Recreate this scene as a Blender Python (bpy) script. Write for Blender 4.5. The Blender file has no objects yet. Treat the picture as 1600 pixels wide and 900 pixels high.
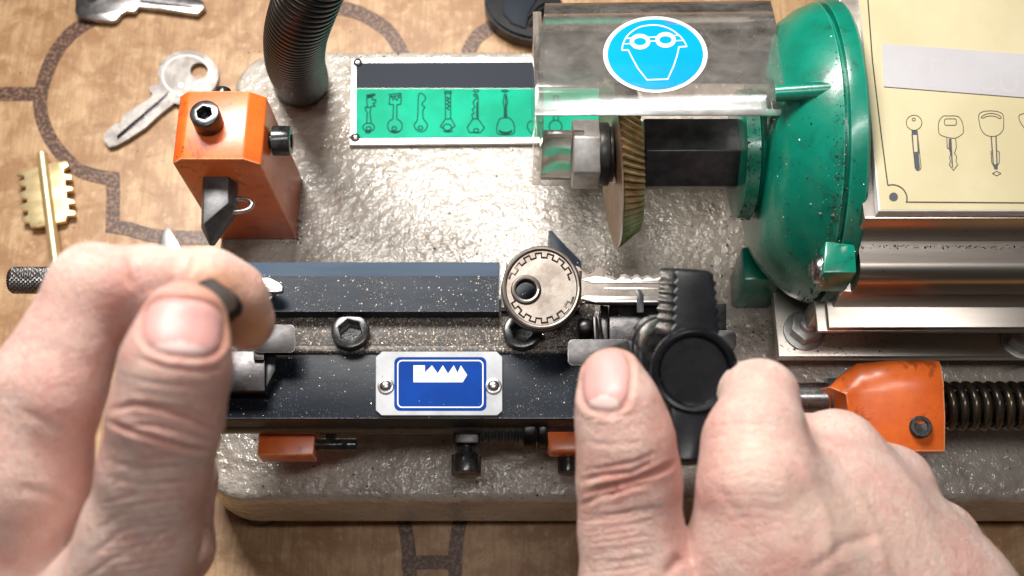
import bpy, bmesh, math, random
import numpy as np
from mathutils import Vector, Matrix, noise as mnoise
from mathutils.bvhtree import BVHTree

random.seed(7)
S = 0.001                       # everything below is written in millimetres
scene = bpy.context.scene
COL = scene.collection
PI = math.pi
# ------------------------------------------------------------------ camera
TILT = math.radians(22.5)
FPX = 2000.0
CAM = Vector((0, -162.6, 392.6))
FWD = Vector((0, math.sin(TILT), -math.cos(TILT)))
UPV = Vector((0, math.cos(TILT), math.sin(TILT)))


def P(px, py, z):
    d = Vector((px - 800, 0, 0)) + UPV * (450 - py) + FWD * FPX
    return CAM + d * ((z - CAM.z) / d.z)


def SC(p):                      # photo pixels per millimetre at a point
    return FPX / (Vector(p) - CAM).dot(FWD)


def PP(pts, z):
    return [P(a, b, z) for a, b in pts]


cd = bpy.data.cameras.new('camera')
cam = bpy.data.objects.new('camera', cd)
COL.objects.link(cam)
cam.location = CAM * S
cam.rotation_euler = (TILT, 0, 0)
cd.lens = 36 * FPX / 1600
cd.sensor_width = 36
cd.clip_start = 0.01
cd.clip_end = 20
cd.dof.use_dof = True
cd.dof.focus_distance = (P(845, 450, 52) - CAM).dot(FWD) * S
cd.dof.aperture_fstop = 15
scene.camera = cam

# --------------------------------------------------------------- materials


def rgb(c):
    return (c[0], c[1], c[2], 1)


class NT:
    def __init__(s, m):
        s.t = m.node_tree
        s.n = s.t.nodes
        s.l = s.t.links

    def new(s, typ, **kw):
        n = s.n.new(typ)
        for k, v in kw.items():
            if k in n.inputs:
                n.inputs[k].default_value = v
            else:
                setattr(n, k, v)
        return n

    def link(s, a, b):
        s.l.new(a, b)

    def math(s, op, a, b=None, c=None):
        n = s.n.new('ShaderNodeMath')
        n.operation = op
        for i, v in enumerate((a, b, c)):
            if v is None:
                continue
            if isinstance(v, (int, float)):
                n.inputs[i].default_value = v
            else:
                s.l.new(v, n.inputs[i])
        return n.outputs[0]

    def ramp(s, v, lo, hi):
        n = s.n.new('ShaderNodeMapRange')
        n.interpolation_type = 'SMOOTHSTEP'
        n.inputs[1].default_value = lo
        n.inputs[2].default_value = hi
        s.l.new(v, n.inputs[0])
        return n.outputs[0]

    def mix(s, f, a, b):
        n = s.n.new('ShaderNodeMix')
        n.data_type = 'RGBA'
        for sock, v in ((n.inputs[0], f), (n.inputs[6], a), (n.inputs[7], b)):
            if isinstance(v, (int, float)):
                sock.default_value = v
            elif isinstance(v, tuple):
                sock.default_value = rgb(v)
            else:
                s.l.new(v, sock)
        return n.outputs[2]


MATS = {}


def mat(name, col, col2=None, vs=0.15, lo=0.35, hi=0.65, rough=0.4, rvar=0.0, metal=0.0, bump=(), specks=(), coat=0.0,
        coat_rough=0.1, stretch=(1, 1, 1), sss=0.0, spec=0.5, vdet=5, aniso=0.0, edge=None, stain=None):
    m = bpy.data.materials.new(name)
    m.use_nodes = True
    k = NT(m)
    b = k.n['Principled BSDF']
    tc = k.new('ShaderNodeTexCoord')
    mp = k.new('ShaderNodeMapping')
    mp.inputs['Scale'].default_value = (1000, 1000, 1000)
    k.link(tc.outputs['Object'], mp.inputs[0])
    v = mp.outputs[0]
    ms = k.new('ShaderNodeMapping')
    ms.inputs['Scale'].default_value = (1000 * stretch[0], 1000 * stretch[1], 1000 * stretch[2])
    k.link(tc.outputs['Object'], ms.inputs[0])
    vst = ms.outputs[0]
    c = col
    if col2 is not None:
        nz = k.new('ShaderNodeTexNoise', Scale=vs, Detail=vdet, Roughness=0.6)
        k.link(vst, nz.inputs['Vector'])
        c = k.mix(k.ramp(nz.outputs[0], lo, hi), col, col2)
    if stain:                   # (scale, low, high, colour, amount)
        sn = k.new('ShaderNodeTexNoise', Scale=stain[0], Detail=6, Roughness=.65, Distortion=.4)
        k.link(v, sn.inputs['Vector'])
        c = k.mix(k.math('MULTIPLY', k.ramp(sn.outputs[0], stain[1], stain[2]), stain[4]), c, stain[3])
    r = None
    if rvar:
        nr = k.new('ShaderNodeTexNoise', Scale=0.35, Detail=6, Roughness=0.7)
        k.link(vst, nr.inputs['Vector'])
        r = k.math('ADD', k.math('MULTIPLY', nr.outputs[0], rvar * 2), rough - rvar)
    mt = None
    for sp in specks:           # (cells per mm, radius, share, colour, roughness, patch scale, patch threshold)
        cs, rad, share, sc_, ps, pt = sp
        vo = k.new('ShaderNodeTexVoronoi', Scale=cs, Randomness=1.0)
        k.link(v, vo.inputs['Vector'])
        sx = k.new('ShaderNodeSeparateColor')
        k.link(vo.outputs['Color'], sx.inputs[0])
        msk = k.math('LESS_THAN', vo.outputs['Distance'], k.math('MULTIPLY', sx.outputs[1], rad))
        thr = share
        if ps:
            pn = k.new('ShaderNodeTexNoise', Scale=ps, Detail=3)
            k.link(v, pn.inputs['Vector'])
            thr = k.math('MULTIPLY', k.ramp(pn.outputs[0], pt, pt + 0.25), share)
        on = k.math('MULTIPLY', msk, k.math('LESS_THAN', sx.outputs[0], thr))
        c = k.mix(on, c, sc_)
    if edge:                    # paint rubbed thin along the edges: (radius mm, colour, amount)
        be = k.new('ShaderNodeBevel', samples=4, Radius=edge[0] * S)
        ge = k.new('ShaderNodeNewGeometry')
        dt = k.new('ShaderNodeVectorMath', operation='DOT_PRODUCT')
        k.link(be.outputs[0], dt.inputs[0])
        k.link(ge.outputs['Normal'], dt.inputs[1])
        en = k.new('ShaderNodeTexNoise', Scale=.7, Detail=5, Roughness=.7)
        k.link(v, en.inputs['Vector'])
        em = k.math('MULTIPLY', k.ramp(dt.outputs['Value'], .985, .90), k.ramp(en.outputs[0], .30, .52))
        c = k.mix(k.math('MULTIPLY', em, edge[2]), c, edge[1])
    if isinstance(c, tuple):
        b.inputs['Base Color'].default_value = rgb(c)
    else:
        k.link(c, b.inputs['Base Color'])
    if r is None:
        b.inputs['Roughness'].default_value = rough
    else:
        k.link(r, b.inputs['Roughness'])
    b.inputs['Metallic'].default_value = metal
    b.inputs['Coat Weight'].default_value = coat
    b.inputs['Coat Roughness'].default_value = coat_rough
    b.inputs['Specular IOR Level'].default_value = spec
    if aniso:
        b.inputs['Anisotropic'].default_value = aniso
    if sss:
        b.inputs['Subsurface Weight'].default_value = 1.0
        b.inputs['Subsurface Radius'].default_value = (1, .35, .2)
        b.inputs['Subsurface Scale'].default_value = sss * S
    prev = None
    for bp in bump:             # (kind, scale, strength, distance mm)
        kind, bs, st, dist = bp[:4]
        vec = vst if len(bp) > 4 else v
        if kind == 'noise':
            n = k.new('ShaderNodeTexNoise', Scale=bs, Detail=3, Roughness=0.55)
            h = n.outputs[0]
        elif kind == 'vor':
            n = k.new('ShaderNodeTexVoronoi', Scale=bs, feature='SMOOTH_F1')
            n.inputs['Smoothness'].default_value = 0.6
            h = n.outputs['Distance']
        k.link(vec, n.inputs['Vector'])
        bn = k.new('ShaderNodeBump', Strength=st, Distance=dist * S)
        k.link(h, bn.inputs['Height'])
        if prev is not None:
            k.link(prev, bn.inputs['Normal'])
        prev = bn.outputs[0]
    if prev is not None:
        k.link(prev, b.inputs['Normal'])
        if coat:
            k.link(prev, b.inputs['Coat Normal'])
    MATS[name] = m
    return m


FINE = ('noise', 1.6, .12, .12)
GRIT_D = (0.9, .22, .10, (.03, .022, .018), 0.03, .45)
mat('base_paint', (.445, .405, .36), (.35, .31, .265), vs=.035, rough=.42, rvar=.06, coat=1.0, stain=(.05, .50, .68, (.22, .165, .12), .65), coat_rough=.05, spec=.5,
    bump=[('noise', .31, 1.0, 1.1), ('noise', 1.3, .25, .12)], specks=[(.35, .15, .45, (.05, .035, .03), .02, .38), (1.1, .2, .10, (.05, .035, .03), .02, .45)])
mat('orange_paint', (.80, .165, .026), (.64, .11, .016), vs=.06, rough=.34, rvar=.08, spec=.5, coat=.25, coat_rough=.2,
    bump=[('noise', .6, .10, .25)], specks=[(.8, .16, .16, (.06, .02, .012), .05, .42), (2.0, .22, .10, (.04, .015, .01), .06, .45), (.25, .3, .25, (.50, .085, .01), .04, .40), (.9, .5, .35, (.30, .055, .012), .035, .48)], edge=(1.1, (.95, .52, .28), .85), stain=(.16, .56, .68, (.22, .045, .014), .75))
mat('green_paint', (.001, .205, .135), (.001, .15, .095), vs=.045, stain=(.09, .54, .68, (.004, .06, .042), .6), rough=.30, rvar=.10, coat=.4, coat_rough=.16, edge=(.6, (.05, .42, .30), .6),
    bump=[('noise', .25, .10, .6)], specks=[(.5, .17, .30, (.55, .62, .55), .03, .36), (.5, .16, .18, (.01, .03, .02), .03, .38), (1.6, .22, .25, (.02, .06, .045), .04, .42)])
mat('black_oxide', (.020, .021, .024), (.040, .040, .043), vs=.25, rough=.33, rvar=.08, spec=.4, bump=[FINE],
    specks=[(1.3, .2, .14, (.28, .24, .20), .05, .42)])
mat('black_shiny', (.010, .010, .012), (.03, .03, .03), vs=.4, rough=.22, rvar=.08, spec=.6, bump=[FINE], specks=[(1.5, .2, .12, (.3, .27, .23), .05, .45)])
mat('black_plastic', (.005, .0055, .007), (.009, .010, .013), vs=.1, rough=.28, rvar=.06, spec=.3, bump=[('noise', 1.2, .10, .1)])
mat('hose_rubber', (.007, .007, .008), rough=.36, spec=.5)
DUST_COL = (.50, .43, .36)
mat('rail_steel', (.009, .015, .025), (.017, .025, .038), vs=.12, rough=.44, rvar=.1, spec=.15, stretch=(.3, 1, 1), edge=(.4, (.42, .42, .44), .8), bump=[('noise', .8, .12, .15, 1)],
    specks=[(1.4, .34, .32, DUST_COL, .05, .34), (1.5, .22, .14, (.85, .80, .72), .03, .36), (2.0, .45, .35, (.06, .063, .07), .06, .40)])
mat('rail_dusty', (.026, .024, .024), (.05, .045, .04), vs=.12, rough=.5, rvar=.1, spec=.5,
    specks=[(1.7, .75, .95, (.17, .13, .10), .05, .15), (1.25, .42, .7, (.48, .39, .30), .04, .30), (.95, .22, .2, (.85, .78, .68), .03, .3)])
mat('rail_edge_sheen', (.030, .052, .085), (.045, .070, .105), vs=.2, rough=.42, spec=.4, stretch=(.1, 1, 1))  # bluish reflection painted into the colour of the rail's back chamfer
mat('bar_steel', (.007, .0105, .0175), (.013, .018, .027), vs=.10, rough=.46, rvar=.1, spec=.2, stretch=(.3, 1, 1), edge=(.4, (.42, .42, .44), .8), bump=[('noise', .8, .12, .15, 1)],
    specks=[(1.2, .30, .22, DUST_COL, .04, .38), (1.9, .42, .4, (.06, .065, .075), .05, .38), (1.3, .19, .12, (.85, .8, .75), .03, .36)])
mat('steel', (.42, .40, .405), (.32, .305, .31), vs=.2, rough=.28, rvar=.1, metal=1, bump=[('noise', 1.0, .08, .15)], specks=[(.9, .18, .2, (.1, .08, .07), .04, .45)])
mat('steel_dull', (.060, .057, .058), (.038, .036, .037), vs=.2, rough=.46, rvar=.1, metal=1, edge=(.3, (.75, .73, .72), .8), bump=[('noise', 1.0, .1, .15)], specks=[(.9, .18, .2, (.05, .04, .04), .04, .45)])
mat('nut_zinc', (.62, .62, .61), (.46, .46, .46), vs=.25, rough=.42, rvar=.1, metal=.55, bump=[('noise', 1.0, .1, .15)], specks=[(.9, .2, .25, (.12, .11, .11), .04, .45)])
mat('steel_dark', (.065, .061, .063), (.032, .03, .031), vs=.2, rough=.36, rvar=.12, metal=1, bump=[('noise', 1.0, .15, .2)], specks=[(1.2, .2, .25, (.75, .7, .66), .05, .38)])
mat('steel_bright', (.66, .64, .63), (.56, .54, .53), vs=.2, rough=.30, rvar=.08, metal=1, bump=[('noise', .7, .08, .2)])
mat('cutter_gold', (.80, .60, .36), (.52, .37, .20), vs=.25, rough=.32, rvar=.1, metal=.75, bump=[('noise', 1.5, .1, .1)])
mat('cutter_face', (.42, .27, .16), (.28, .18, .11), vs=.08, rough=.42, rvar=.1, metal=.8, bump=[('noise', 1.5, .1, .1)])
mat('brass', (.88, .70, .40), (.74, .56, .30), vs=.15, rough=.38, rvar=.08, metal=.75, bump=[('noise', .8, .1, .2)])
mat('nickel', (.195, .170, .152), (.12, .10, .087), vs=.16, rough=.40, rvar=.12, metal=1, bump=[('noise', 1.1, .14, .15)], specks=[(2.2, .22, .2, (.20, .15, .12), .07, .4)])
mat('key_steel', (.30, .28, .265), (.19, .17, .16), vs=.16, rough=.40, rvar=.14, metal=1, bump=[('noise', .6, .15, .25)])
mat('alu', (.56, .51, .46), (.47, .42, .375), vs=.08, rough=.30, rvar=.05, metal=1, stretch=(.06, 1, 1), bump=[('noise', .8, .08, .12, 1)], specks=[(.6, .16, .25, (.06, .045, .03), .03, .40), (1.3, .2, .1, (.06, .045, .03), .03, .45)])
mat('alu_frame', (.80, .77, .75), (.62, .57, .55), vs=.1, rough=.38, rvar=.08, metal=.6, specks=[(1.0, .18, .16, (.05, .04, .04), .03, .42)])
mat('plate_dark', (.026, .032, .042), rough=.55, spec=.08)
mat('tool_steel', (.085, .085, .088), (.05, .05, .052), vs=.3, rough=.38, rvar=.1, metal=.5, bump=[FINE], specks=[(1.3, .2, .2, (.4, .36, .32), .05, .42)])
mat('plate_green', (.0, .38, .225), (.0, .30, .17), vs=.06, rough=.55, rvar=.08, spec=.10, specks=[(1.1, .16, .10, (.25, .7, .5), .04, .4), (.9, .16, .14, (.01, .06, .04), .05, .42)])
mat('engrave', (.002, .045, .032), rough=.6, spec=.1)
mat('badge_plate', (.36, .37, .39), (.29, .30, .32), vs=.1, rough=.5, rvar=.08, metal=.2, spec=.25, specks=[(1.0, .2, .25, (.12, .10, .09), .05, .40), (.3, .3, .3, (.24, .23, .22), .04, .42)])
mat('badge_blue', (.001, .042, .27), (.001, .034, .22), vs=.1, rough=.5, spec=.05, specks=[(1.3, .16, .16, (.35, .40, .55), .05, .40), (2.2, .2, .2, (.02, .05, .16), .05, .42)])
mat('white_ink', (.70, .70, .70), (.63, .62, .61), vs=.3, rough=.45)
mat('sticker_blue', (.0, .27, .56), (.0, .24, .51), vs=.03, rough=.35, spec=.2)
mat('sign_yellow', (.62, .55, .36), (.54, .47, .29), vs=.02, rough=.34, rvar=.05, specks=[(.5, .07, .05, (.3, .25, .15), .03, .4)])
mat('sign_ink', (.045, .038, .028), rough=.45)
mat('sign_grey', (.075, .082, .098), rough=.45)
mat('paper', (.50, .485, .505), (.46, .445, .465), vs=.03, rough=.5)
mat('faint_ink', (.486, .471, .491), rough=.5)
mat('chip_dark', (.022, .016, .014), (.09, .06, .045), vs=.3, rough=.4, metal=.3)
mat('chip_brass', (.85, .72, .55), (.95, .9, .85), vs=.4, rough=.3, metal=.8)
mat('spring_steel', (.045, .04, .037), (.10, .075, .05), vs=.15, rough=.26, rvar=.1, metal=.7)
mat('print_brown', (.060, .024, .014), (.22, .115, .065), vs=.75, lo=.46, hi=.62, rough=.42, vdet=2)
mat('nail', (.70, .40, .38), (.66, .36, .34), vs=.12, rough=.42, rvar=.05, sss=1.0, spec=.4, stretch=(3, .4, 1), bump=[('noise', .6, .05, .12, 1)])
mat('nail_lunula', (.80, .60, .57), (.77, .56, .53), vs=.12, rough=.42, sss=1.0, spec=.4)
mat('tab_brown', (.022, .013, .009), (.035, .022, .014), vs=.2, rough=.5, rvar=.1, spec=.15)


def table_mat():
    m = bpy.data.materials.new('table_laminate')
    m.use_nodes = True
    k = NT(m)
    b = k.n['Principled BSDF']
    tc = k.new('ShaderNodeTexCoord')
    mp = k.new('ShaderNodeMapping')
    mp.inputs['Scale'].default_value = (1000, 1000, 1000)
    k.link(tc.outputs['Object'], mp.inputs[0])
    v = mp.outputs[0]
    n1 = k.new('ShaderNodeTexNoise', Scale=.075, Detail=5, Roughness=.62, Distortion=.6)
    n2 = k.new('ShaderNodeTexNoise', Scale=.20, Detail=4, Roughness=.6)
    k.link(v, n1.inputs['Vector'])
    k.link(v, n2.inputs['Vector'])
    ms = k.new('ShaderNodeMapping')
    ms.inputs['Scale'].default_value = (900, 55, 900)
    k.link(tc.outputs['Object'], ms.inputs[0])
    n3 = k.new('ShaderNodeTexNoise', Scale=1.0, Detail=4, Roughness=.6, Distortion=.5)
    k.link(ms.outputs[0], n3.inputs['Vector'])
    c = k.mix(k.ramp(n1.outputs[0], .36, .66), (.32, .162, .068), (.54, .345, .185))
    c = k.mix(k.math('MULTIPLY', k.ramp(n2.outputs[0], .52, .72), .7), c, (.62, .435, .26))
    c = k.mix(k.math('MULTIPLY', k.ramp(n3.outputs[0], .44, .64), .5), c, (.27, .145, .062))
    n4 = k.new('ShaderNodeTexNoise', Scale=.9, Detail=3)
    k.link(v, n4.inputs['Vector'])
    n6 = k.new('ShaderNodeTexNoise', Scale=2.2, Detail=3, Roughness=.7)
    k.link(v, n6.inputs['Vector'])
    c = k.mix(k.math('MULTIPLY', k.ramp(n6.outputs[0], .42, .62), .30), c, (.30, .155, .07))
    c = k.mix(k.math('MULTIPLY', k.ramp(n4.outputs[0], .62, .70), .5), c, (.20, .10, .05))
    k.link(c, b.inputs['Base Color'])
    b.inputs['Roughness'].default_value = .42
    bn = k.new('ShaderNodeBump', Strength=.15, Distance=.0002)
    k.link(n3.outputs[0], bn.inputs['Height'])
    k.link(bn.outputs[0], b.inputs['Normal'])
    MATS['table_laminate'] = m


table_mat()


def acrylic_mat(name, tint, haze):
    m = bpy.data.materials.new(name)
    m.use_nodes = True
    k = NT(m)
    k.n.remove(k.n['Principled BSDF'])
    out = k.n['Material Output']
    tr = k.new('ShaderNodeBsdfTransparent')
    tr.inputs[0].default_value = rgb(tint)
    gl = k.new('ShaderNodeBsdfGlossy')
    gl.inputs[0].default_value = (1, 1, 1, 1)
    gl.inputs['Roughness'].default_value = .12
    tc = k.new('ShaderNodeTexCoord')
    mp = k.new('ShaderNodeMapping')
    mp.inputs['Scale'].default_value = (800, 1000, 1000)
    k.link(tc.outputs['Object'], mp.inputs[0])
    nb = k.new('ShaderNodeTexNoise', Scale=.10, Detail=2)
    k.link(mp.outputs[0], nb.inputs['Vector'])
    bn = k.new('ShaderNodeBump', Strength=.12, Distance=.0006)
    k.link(nb.outputs[0], bn.inputs['Height'])
    k.link(bn.outputs[0], gl.inputs['Normal'])
    fr = k.new('ShaderNodeFresnel', IOR=1.49)
    df = k.new('ShaderNodeBsdfDiffuse')
    df.inputs[0].default_value = (.50, .46, .43, 1)
    nh = k.new('ShaderNodeTexNoise', Scale=.12, Detail=6, Roughness=.7)
    k.link(mp.outputs[0], nh.inputs['Vector'])
    vo = k.new('ShaderNodeTexVoronoi', Scale=1.2)
    mp2 = k.new('ShaderNodeMapping')
    mp2.inputs['Scale'].default_value = (1000, 1000, 1000)
    k.link(tc.outputs['Object'], mp2.inputs[0])
    k.link(mp2.outputs[0], vo.inputs['Vector'])
    sx = k.new('ShaderNodeSeparateColor')
    k.link(vo.outputs['Color'], sx.inputs[0])
    dots = k.math('MULTIPLY', k.math('LESS_THAN', vo.outputs['Distance'], .17), k.math('LESS_THAN', sx.outputs[0], .14))
    hz = k.math('MULTIPLY', k.ramp(nh.outputs[0], .1, 1.0), haze)
    hz = k.math('MAXIMUM', hz, k.math('MULTIPLY', dots, .75))
    m1 = k.new('ShaderNodeMixShader')
    k.link(hz, m1.inputs[0])
    k.link(tr.outputs[0], m1.inputs[1])
    k.link(df.outputs[0], m1.inputs[2])
    m2 = k.new('ShaderNodeMixShader')
    k.link(fr.outputs[0], m2.inputs[0])
    k.link(m1.outputs[0], m2.inputs[1])
    k.link(gl.outputs[0], m2.inputs[2])
    k.link(m2.outputs[0], out.inputs[0])
    MATS[name] = m


acrylic_mat('acrylic', (.83, .81, .79), .30)


def skin_mat():
    m = bpy.data.materials.new('skin')
    m.use_nodes = True
    k = NT(m)
    b = k.n['Principled BSDF']
    tc = k.new('ShaderNodeTexCoord')
    mp = k.new('ShaderNodeMapping')
    mp.inputs['Scale'].default_value = (1000, 1000, 1000)
    k.link(tc.outputs['Object'], mp.inputs[0])
    v = mp.outputs[0]
    at = k.new('ShaderNodeAttribute', attribute_name='flush_and_light')
    n1 = k.new('ShaderNodeTexNoise', Scale=.11, Detail=5, Roughness=.65)
    n2 = k.new('ShaderNodeTexNoise', Scale=.7, Detail=4, Roughness=.65)
    k.link(v, n1.inputs['Vector'])
    k.link(v, n2.inputs['Vector'])
    base = k.mix(k.ramp(n1.outputs[0], .36, .66), (.82, .60, .53), (.77, .475, .415))
    base = k.mix(k.math('MULTIPLY', k.ramp(n2.outputs[0], .48, .72), .5), base, (.64, .325, .265))
    sx = k.new('ShaderNodeSeparateColor')
    k.link(at.outputs['Color'], sx.inputs[0])
    base = k.mix(k.math('MULTIPLY', sx.outputs[0], .60), base, (.50, .125, .09))  # redness, with shade painted into the creases
    base = k.mix(k.math('MULTIPLY', sx.outputs[1], .8), base, (.86, .66, .55))  # pale skin, with highlights on the hand's back painted in
    base = k.mix(k.math('MULTIPLY', sx.outputs[2], .8), base, (.72, .34, .13))  # orange light through the fingertips, painted into the skin
    k.link(base, b.inputs['Base Color'])
    b.inputs['Roughness'].default_value = .42
    b.inputs['Specular IOR Level'].default_value = .42
    b.inputs['Subsurface Weight'].default_value = 1
    b.inputs['Subsurface Radius'].default_value = (.8, .36, .24)
    b.inputs['Subsurface Scale'].default_value = .0011
    vo = k.new('ShaderNodeTexVoronoi', Scale=1.5, feature='DISTANCE_TO_EDGE')
    wv = k.new('ShaderNodeTexNoise', Scale=.5, Detail=2)
    k.link(v, wv.inputs['Vector'])
    vm = k.new('ShaderNodeVectorMath', operation='MULTIPLY_ADD')
    k.link(wv.outputs['Color'], vm.inputs[0])
    vm.inputs[1].default_value = (1.6, 1.6, 1.6)
    k.link(v, vm.inputs[2])
    k.link(vm.outputs[0], vo.inputs['Vector'])
    h1 = k.ramp(vo.outputs['Distance'], 0, .18)
    b1 = k.new('ShaderNodeBump', Strength=.8, Distance=.00026)
    k.link(h1, b1.inputs['Height'])
    n5 = k.new('ShaderNodeTexNoise', Scale=.45, Detail=5, Roughness=.65)
    k.link(v, n5.inputs['Vector'])
    b2 = k.new('ShaderNodeBump', Strength=.7, Distance=.0008)
    k.link(n5.outputs[0], b2.inputs['Height'])
    k.link(b1.outputs[0], b2.inputs['Normal'])
    k.link(b2.outputs[0], b.inputs['Normal'])
    b.inputs['Coat Weight'].default_value = .06
    b.inputs['Coat Roughness'].default_value = .28
    MATS['skin'] = m


skin_mat()

# ------------------------------------------------------------ mesh builder


class B:
    """collects solids (in mm, world space) into one mesh"""

    def __init__(s):
        s.bm = bmesh.new()
        s.mi = 0

    def take(s, t, bev=0.0, seg=2, ang=30):
        if bev:
            es = [e for e in t.edges if len(e.link_faces) == 2 and e.calc_face_angle(0) > math.radians(ang)]
            if es:
                bmesh.ops.bevel(t, geom=es, offset=bev, segments=seg, affect='EDGES', profile=.5, clamp_overlap=True)
        for f in t.faces:
            f.material_index = s.mi
        me = bpy.data.meshes.new('tmp')
        t.to_mesh(me)
        t.free()
        s.bm.from_mesh(me)
        bpy.data.meshes.remove(me)
        return s

    def loft(s, rings, bev=0, seg=2, cap=True, ang=30):
        t = bmesh.new()
        vs = [[t.verts.new(p) for p in r] for r in rings]
        n = len(rings[0])
        for a, b in zip(vs, vs[1:]):
            for i in range(n):
                j = (i + 1) % n
                t.faces.new((a[i], a[j], b[j], b[i]))
        if cap:
            t.faces.new(vs[0][::-1])
            t.faces.new(vs[-1])
        bmesh.ops.recalc_face_normals(t, faces=t.faces)
        return s.take(t, bev, seg, ang)

    def prism(s, pts, h, bev=0, seg=2, ang=30):
        """outline pts (world) extruded straight down by h (or along vector h)"""
        d = Vector((0, 0, -h)) if isinstance(h, (int, float)) else Vector(h)
        return s.loft([[Vector(p) for p in pts], [Vector(p) + d for p in pts]], bev, seg, ang=ang)

    def box(s, lo, hi, bev=0, seg=2):
        x0, y0, z0 = lo
        x1, y1, z1 = hi
        return s.prism([(x0, y0, z1), (x1, y0, z1), (x1, y1, z1), (x0, y1, z1)], z1 - z0, bev, seg)

    def frame(s, a, d):
        d = Vector(d).normalized()
        u = d.orthogonal().normalized()
        return Vector(a), d, u, d.cross(u)

    def lathe(s, o, d, prof, n=48, cap=True, up=None):
        o, d, u, w = s.frame(o, d)
        if up is not None:
            u = (Vector(up) - d * Vector(up).dot(d)).normalized()
            w = d.cross(u)
        rings = [[o + d * t + (u * math.cos(2 * PI * i / n) + w * math.sin(2 * PI * i / n)) * max(r, 1e-3) for i in range(n)] for t, r in prof]
        return s.loft(rings, cap=cap)

    def cyl(s, a, b, r0, r1=None, n=32, bev=0.0):
        a, b = Vector(a), Vector(b)
        L = (b - a).length
        r1 = r0 if r1 is None else r1
        if bev:
            prof = [(0, r0 - bev), (bev * .3, r0 - bev * .3), (bev, r0), (L - bev, r1), (L - bev * .3, r1 - bev * .3), (L, r1 - bev)]
        else:
            prof = [(0, r0), (L, r1)]
        return s.lathe(a, b - a, prof, n)

    def hexa(s, a, b, r, up=(0, 0, 1), bev=.3, rot=0, n=6):
        a, b = Vector(a), Vector(b)
        d = (b - a).normalized()
        u = (Vector(up) - d * Vector(up).dot(d)).normalized()
        w = d.cross(u)
        ring = lambda o: [o + (u * math.cos(2 * PI * i / n + rot) + w * math.sin(2 * PI * i / n + rot)) * r for i in range(n)]
        return s.loft([ring(a), ring(b)], bev)

    def tube(s, path, r, n=12, cap=True):
        path = [Vector(p) for p in path]
        rings = []
        u = None
        for i, p in enumerate(path):
            d = (path[min(i + 1, len(path) - 1)] - path[max(i - 1, 0)]).normalized()
            u = d.orthogonal().normalized() if u is None else (u - d * u.dot(d)).normalized()
            w = d.cross(u)
            rr = r[i] if isinstance(r, (list, tuple)) else r
            rings.append([p + (u * math.cos(2 * PI * k / n) + w * math.sin(2 * PI * k / n)) * rr for k in range(n)])
        return s.loft(rings, cap=cap)

    def socket(s, a, d, r, h, hexr=None, depth=None):
        """socket head: a = centre of the underside, d = direction of the head"""
        a, d, u, w = s.frame(a, d)
        n = 48
        hexr = hexr or r * .52
        depth = depth or h * .6

        def ring(t, rr):
            return [a + d * t + (u * math.cos(2 * PI * i / n) + w * math.sin(2 * PI * i / n)) * rr for i in range(n)]

        def hx(t, rr):
            o = []
            for i in range(n):
                th = 2 * PI * i / n
                q = rr * math.cos(PI / 6) / math.cos((th % (PI / 3)) - PI / 6)
                o.append(a + d * t + (u * math.cos(th) + w * math.sin(th)) * q)
            return o
        e = r * .10
        s.loft([ring(0, r - e * .3), ring(e * .3, r), ring(h - e, r), ring(h - e * .3, r - e * .35), ring(h, r - e), hx(h, hexr * 1.12), hx(h - e * .6, hexr), hx(h - depth, hexr), ring(h - depth - .05, .05)])
        return s

    def ribbon(s, pts, w, f, closed=False, lift=0.0):
        """flat line art: 2-D points mapped to the surface by f(x, y, lift)"""
        n = len(pts)
        P2 = [Vector((p[0], p[1])) for p in pts]
        L, R = [], []
        for i in range(n):
            a = P2[i - 1] if (i > 0 or closed) else P2[i]
            c = P2[(i + 1) % n] if (i < n - 1 or closed) else P2[i]
            d1, d2 = (P2[i] - a), (c - P2[i])
            d1 = d1.normalized() if d1.length > 1e-6 else d2.normalized()
            d2 = d2.normalized() if d2.length > 1e-6 else d1
            t = (d1 + d2)
            t = t.normalized() if t.length > 1e-6 else d1
            nn = Vector((-t.y, t.x))
            kk = max(.45, abs(nn.dot(Vector((-d1.y, d1.x)))))
            L.append(P2[i] + nn * (w / 2 / kk))
            R.append(P2[i] - nn * (w / 2 / kk))
        t = bmesh.new()
        lv = [t.verts.new(f(p.x, p.y, lift)) for p in L]
        rv = [t.verts.new(f(p.x, p.y, lift)) for p in R]
        for i in range(n if closed else n - 1):
            j = (i + 1) % n
            t.faces.new((lv[i], rv[i], rv[j], lv[j]))
        for fc in t.faces:
            fc.normal_update()
            if fc.normal.z < 0:
                fc.normal_flip()
        return s.take(t)

    def patch(s, pts, f, lift=0.0):
        t = bmesh.new()
        fc = t.faces.new([t.verts.new(f(p[0], p[1], lift)) for p in pts])
        fc.normal_update()
        if fc.normal.z < 0:
            fc.normal_flip()
        bmesh.ops.triangulate(t, faces=t.faces)
        return s.take(t)

    def dome(s, c, r, h, d=(0, 0, 1), n=20):
        return s.lathe(c, d, [(0, r), (h * .35, r * .95), (h * .65, r * .8), (h * .88, r * .5), (h, r * .1)], n)


def world_of(o):
    p = Vector((0, 0, 0))
    while o:
        p += o.location
        o = o.parent
    return p


def tag(o, label=None, cat=None, group=None, kind=None):
    if label:
        o['label'] = label
    if cat:
        o['category'] = cat
    if group:
        o['group'] = group
    if kind:
        o['kind'] = kind
    return o


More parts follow.
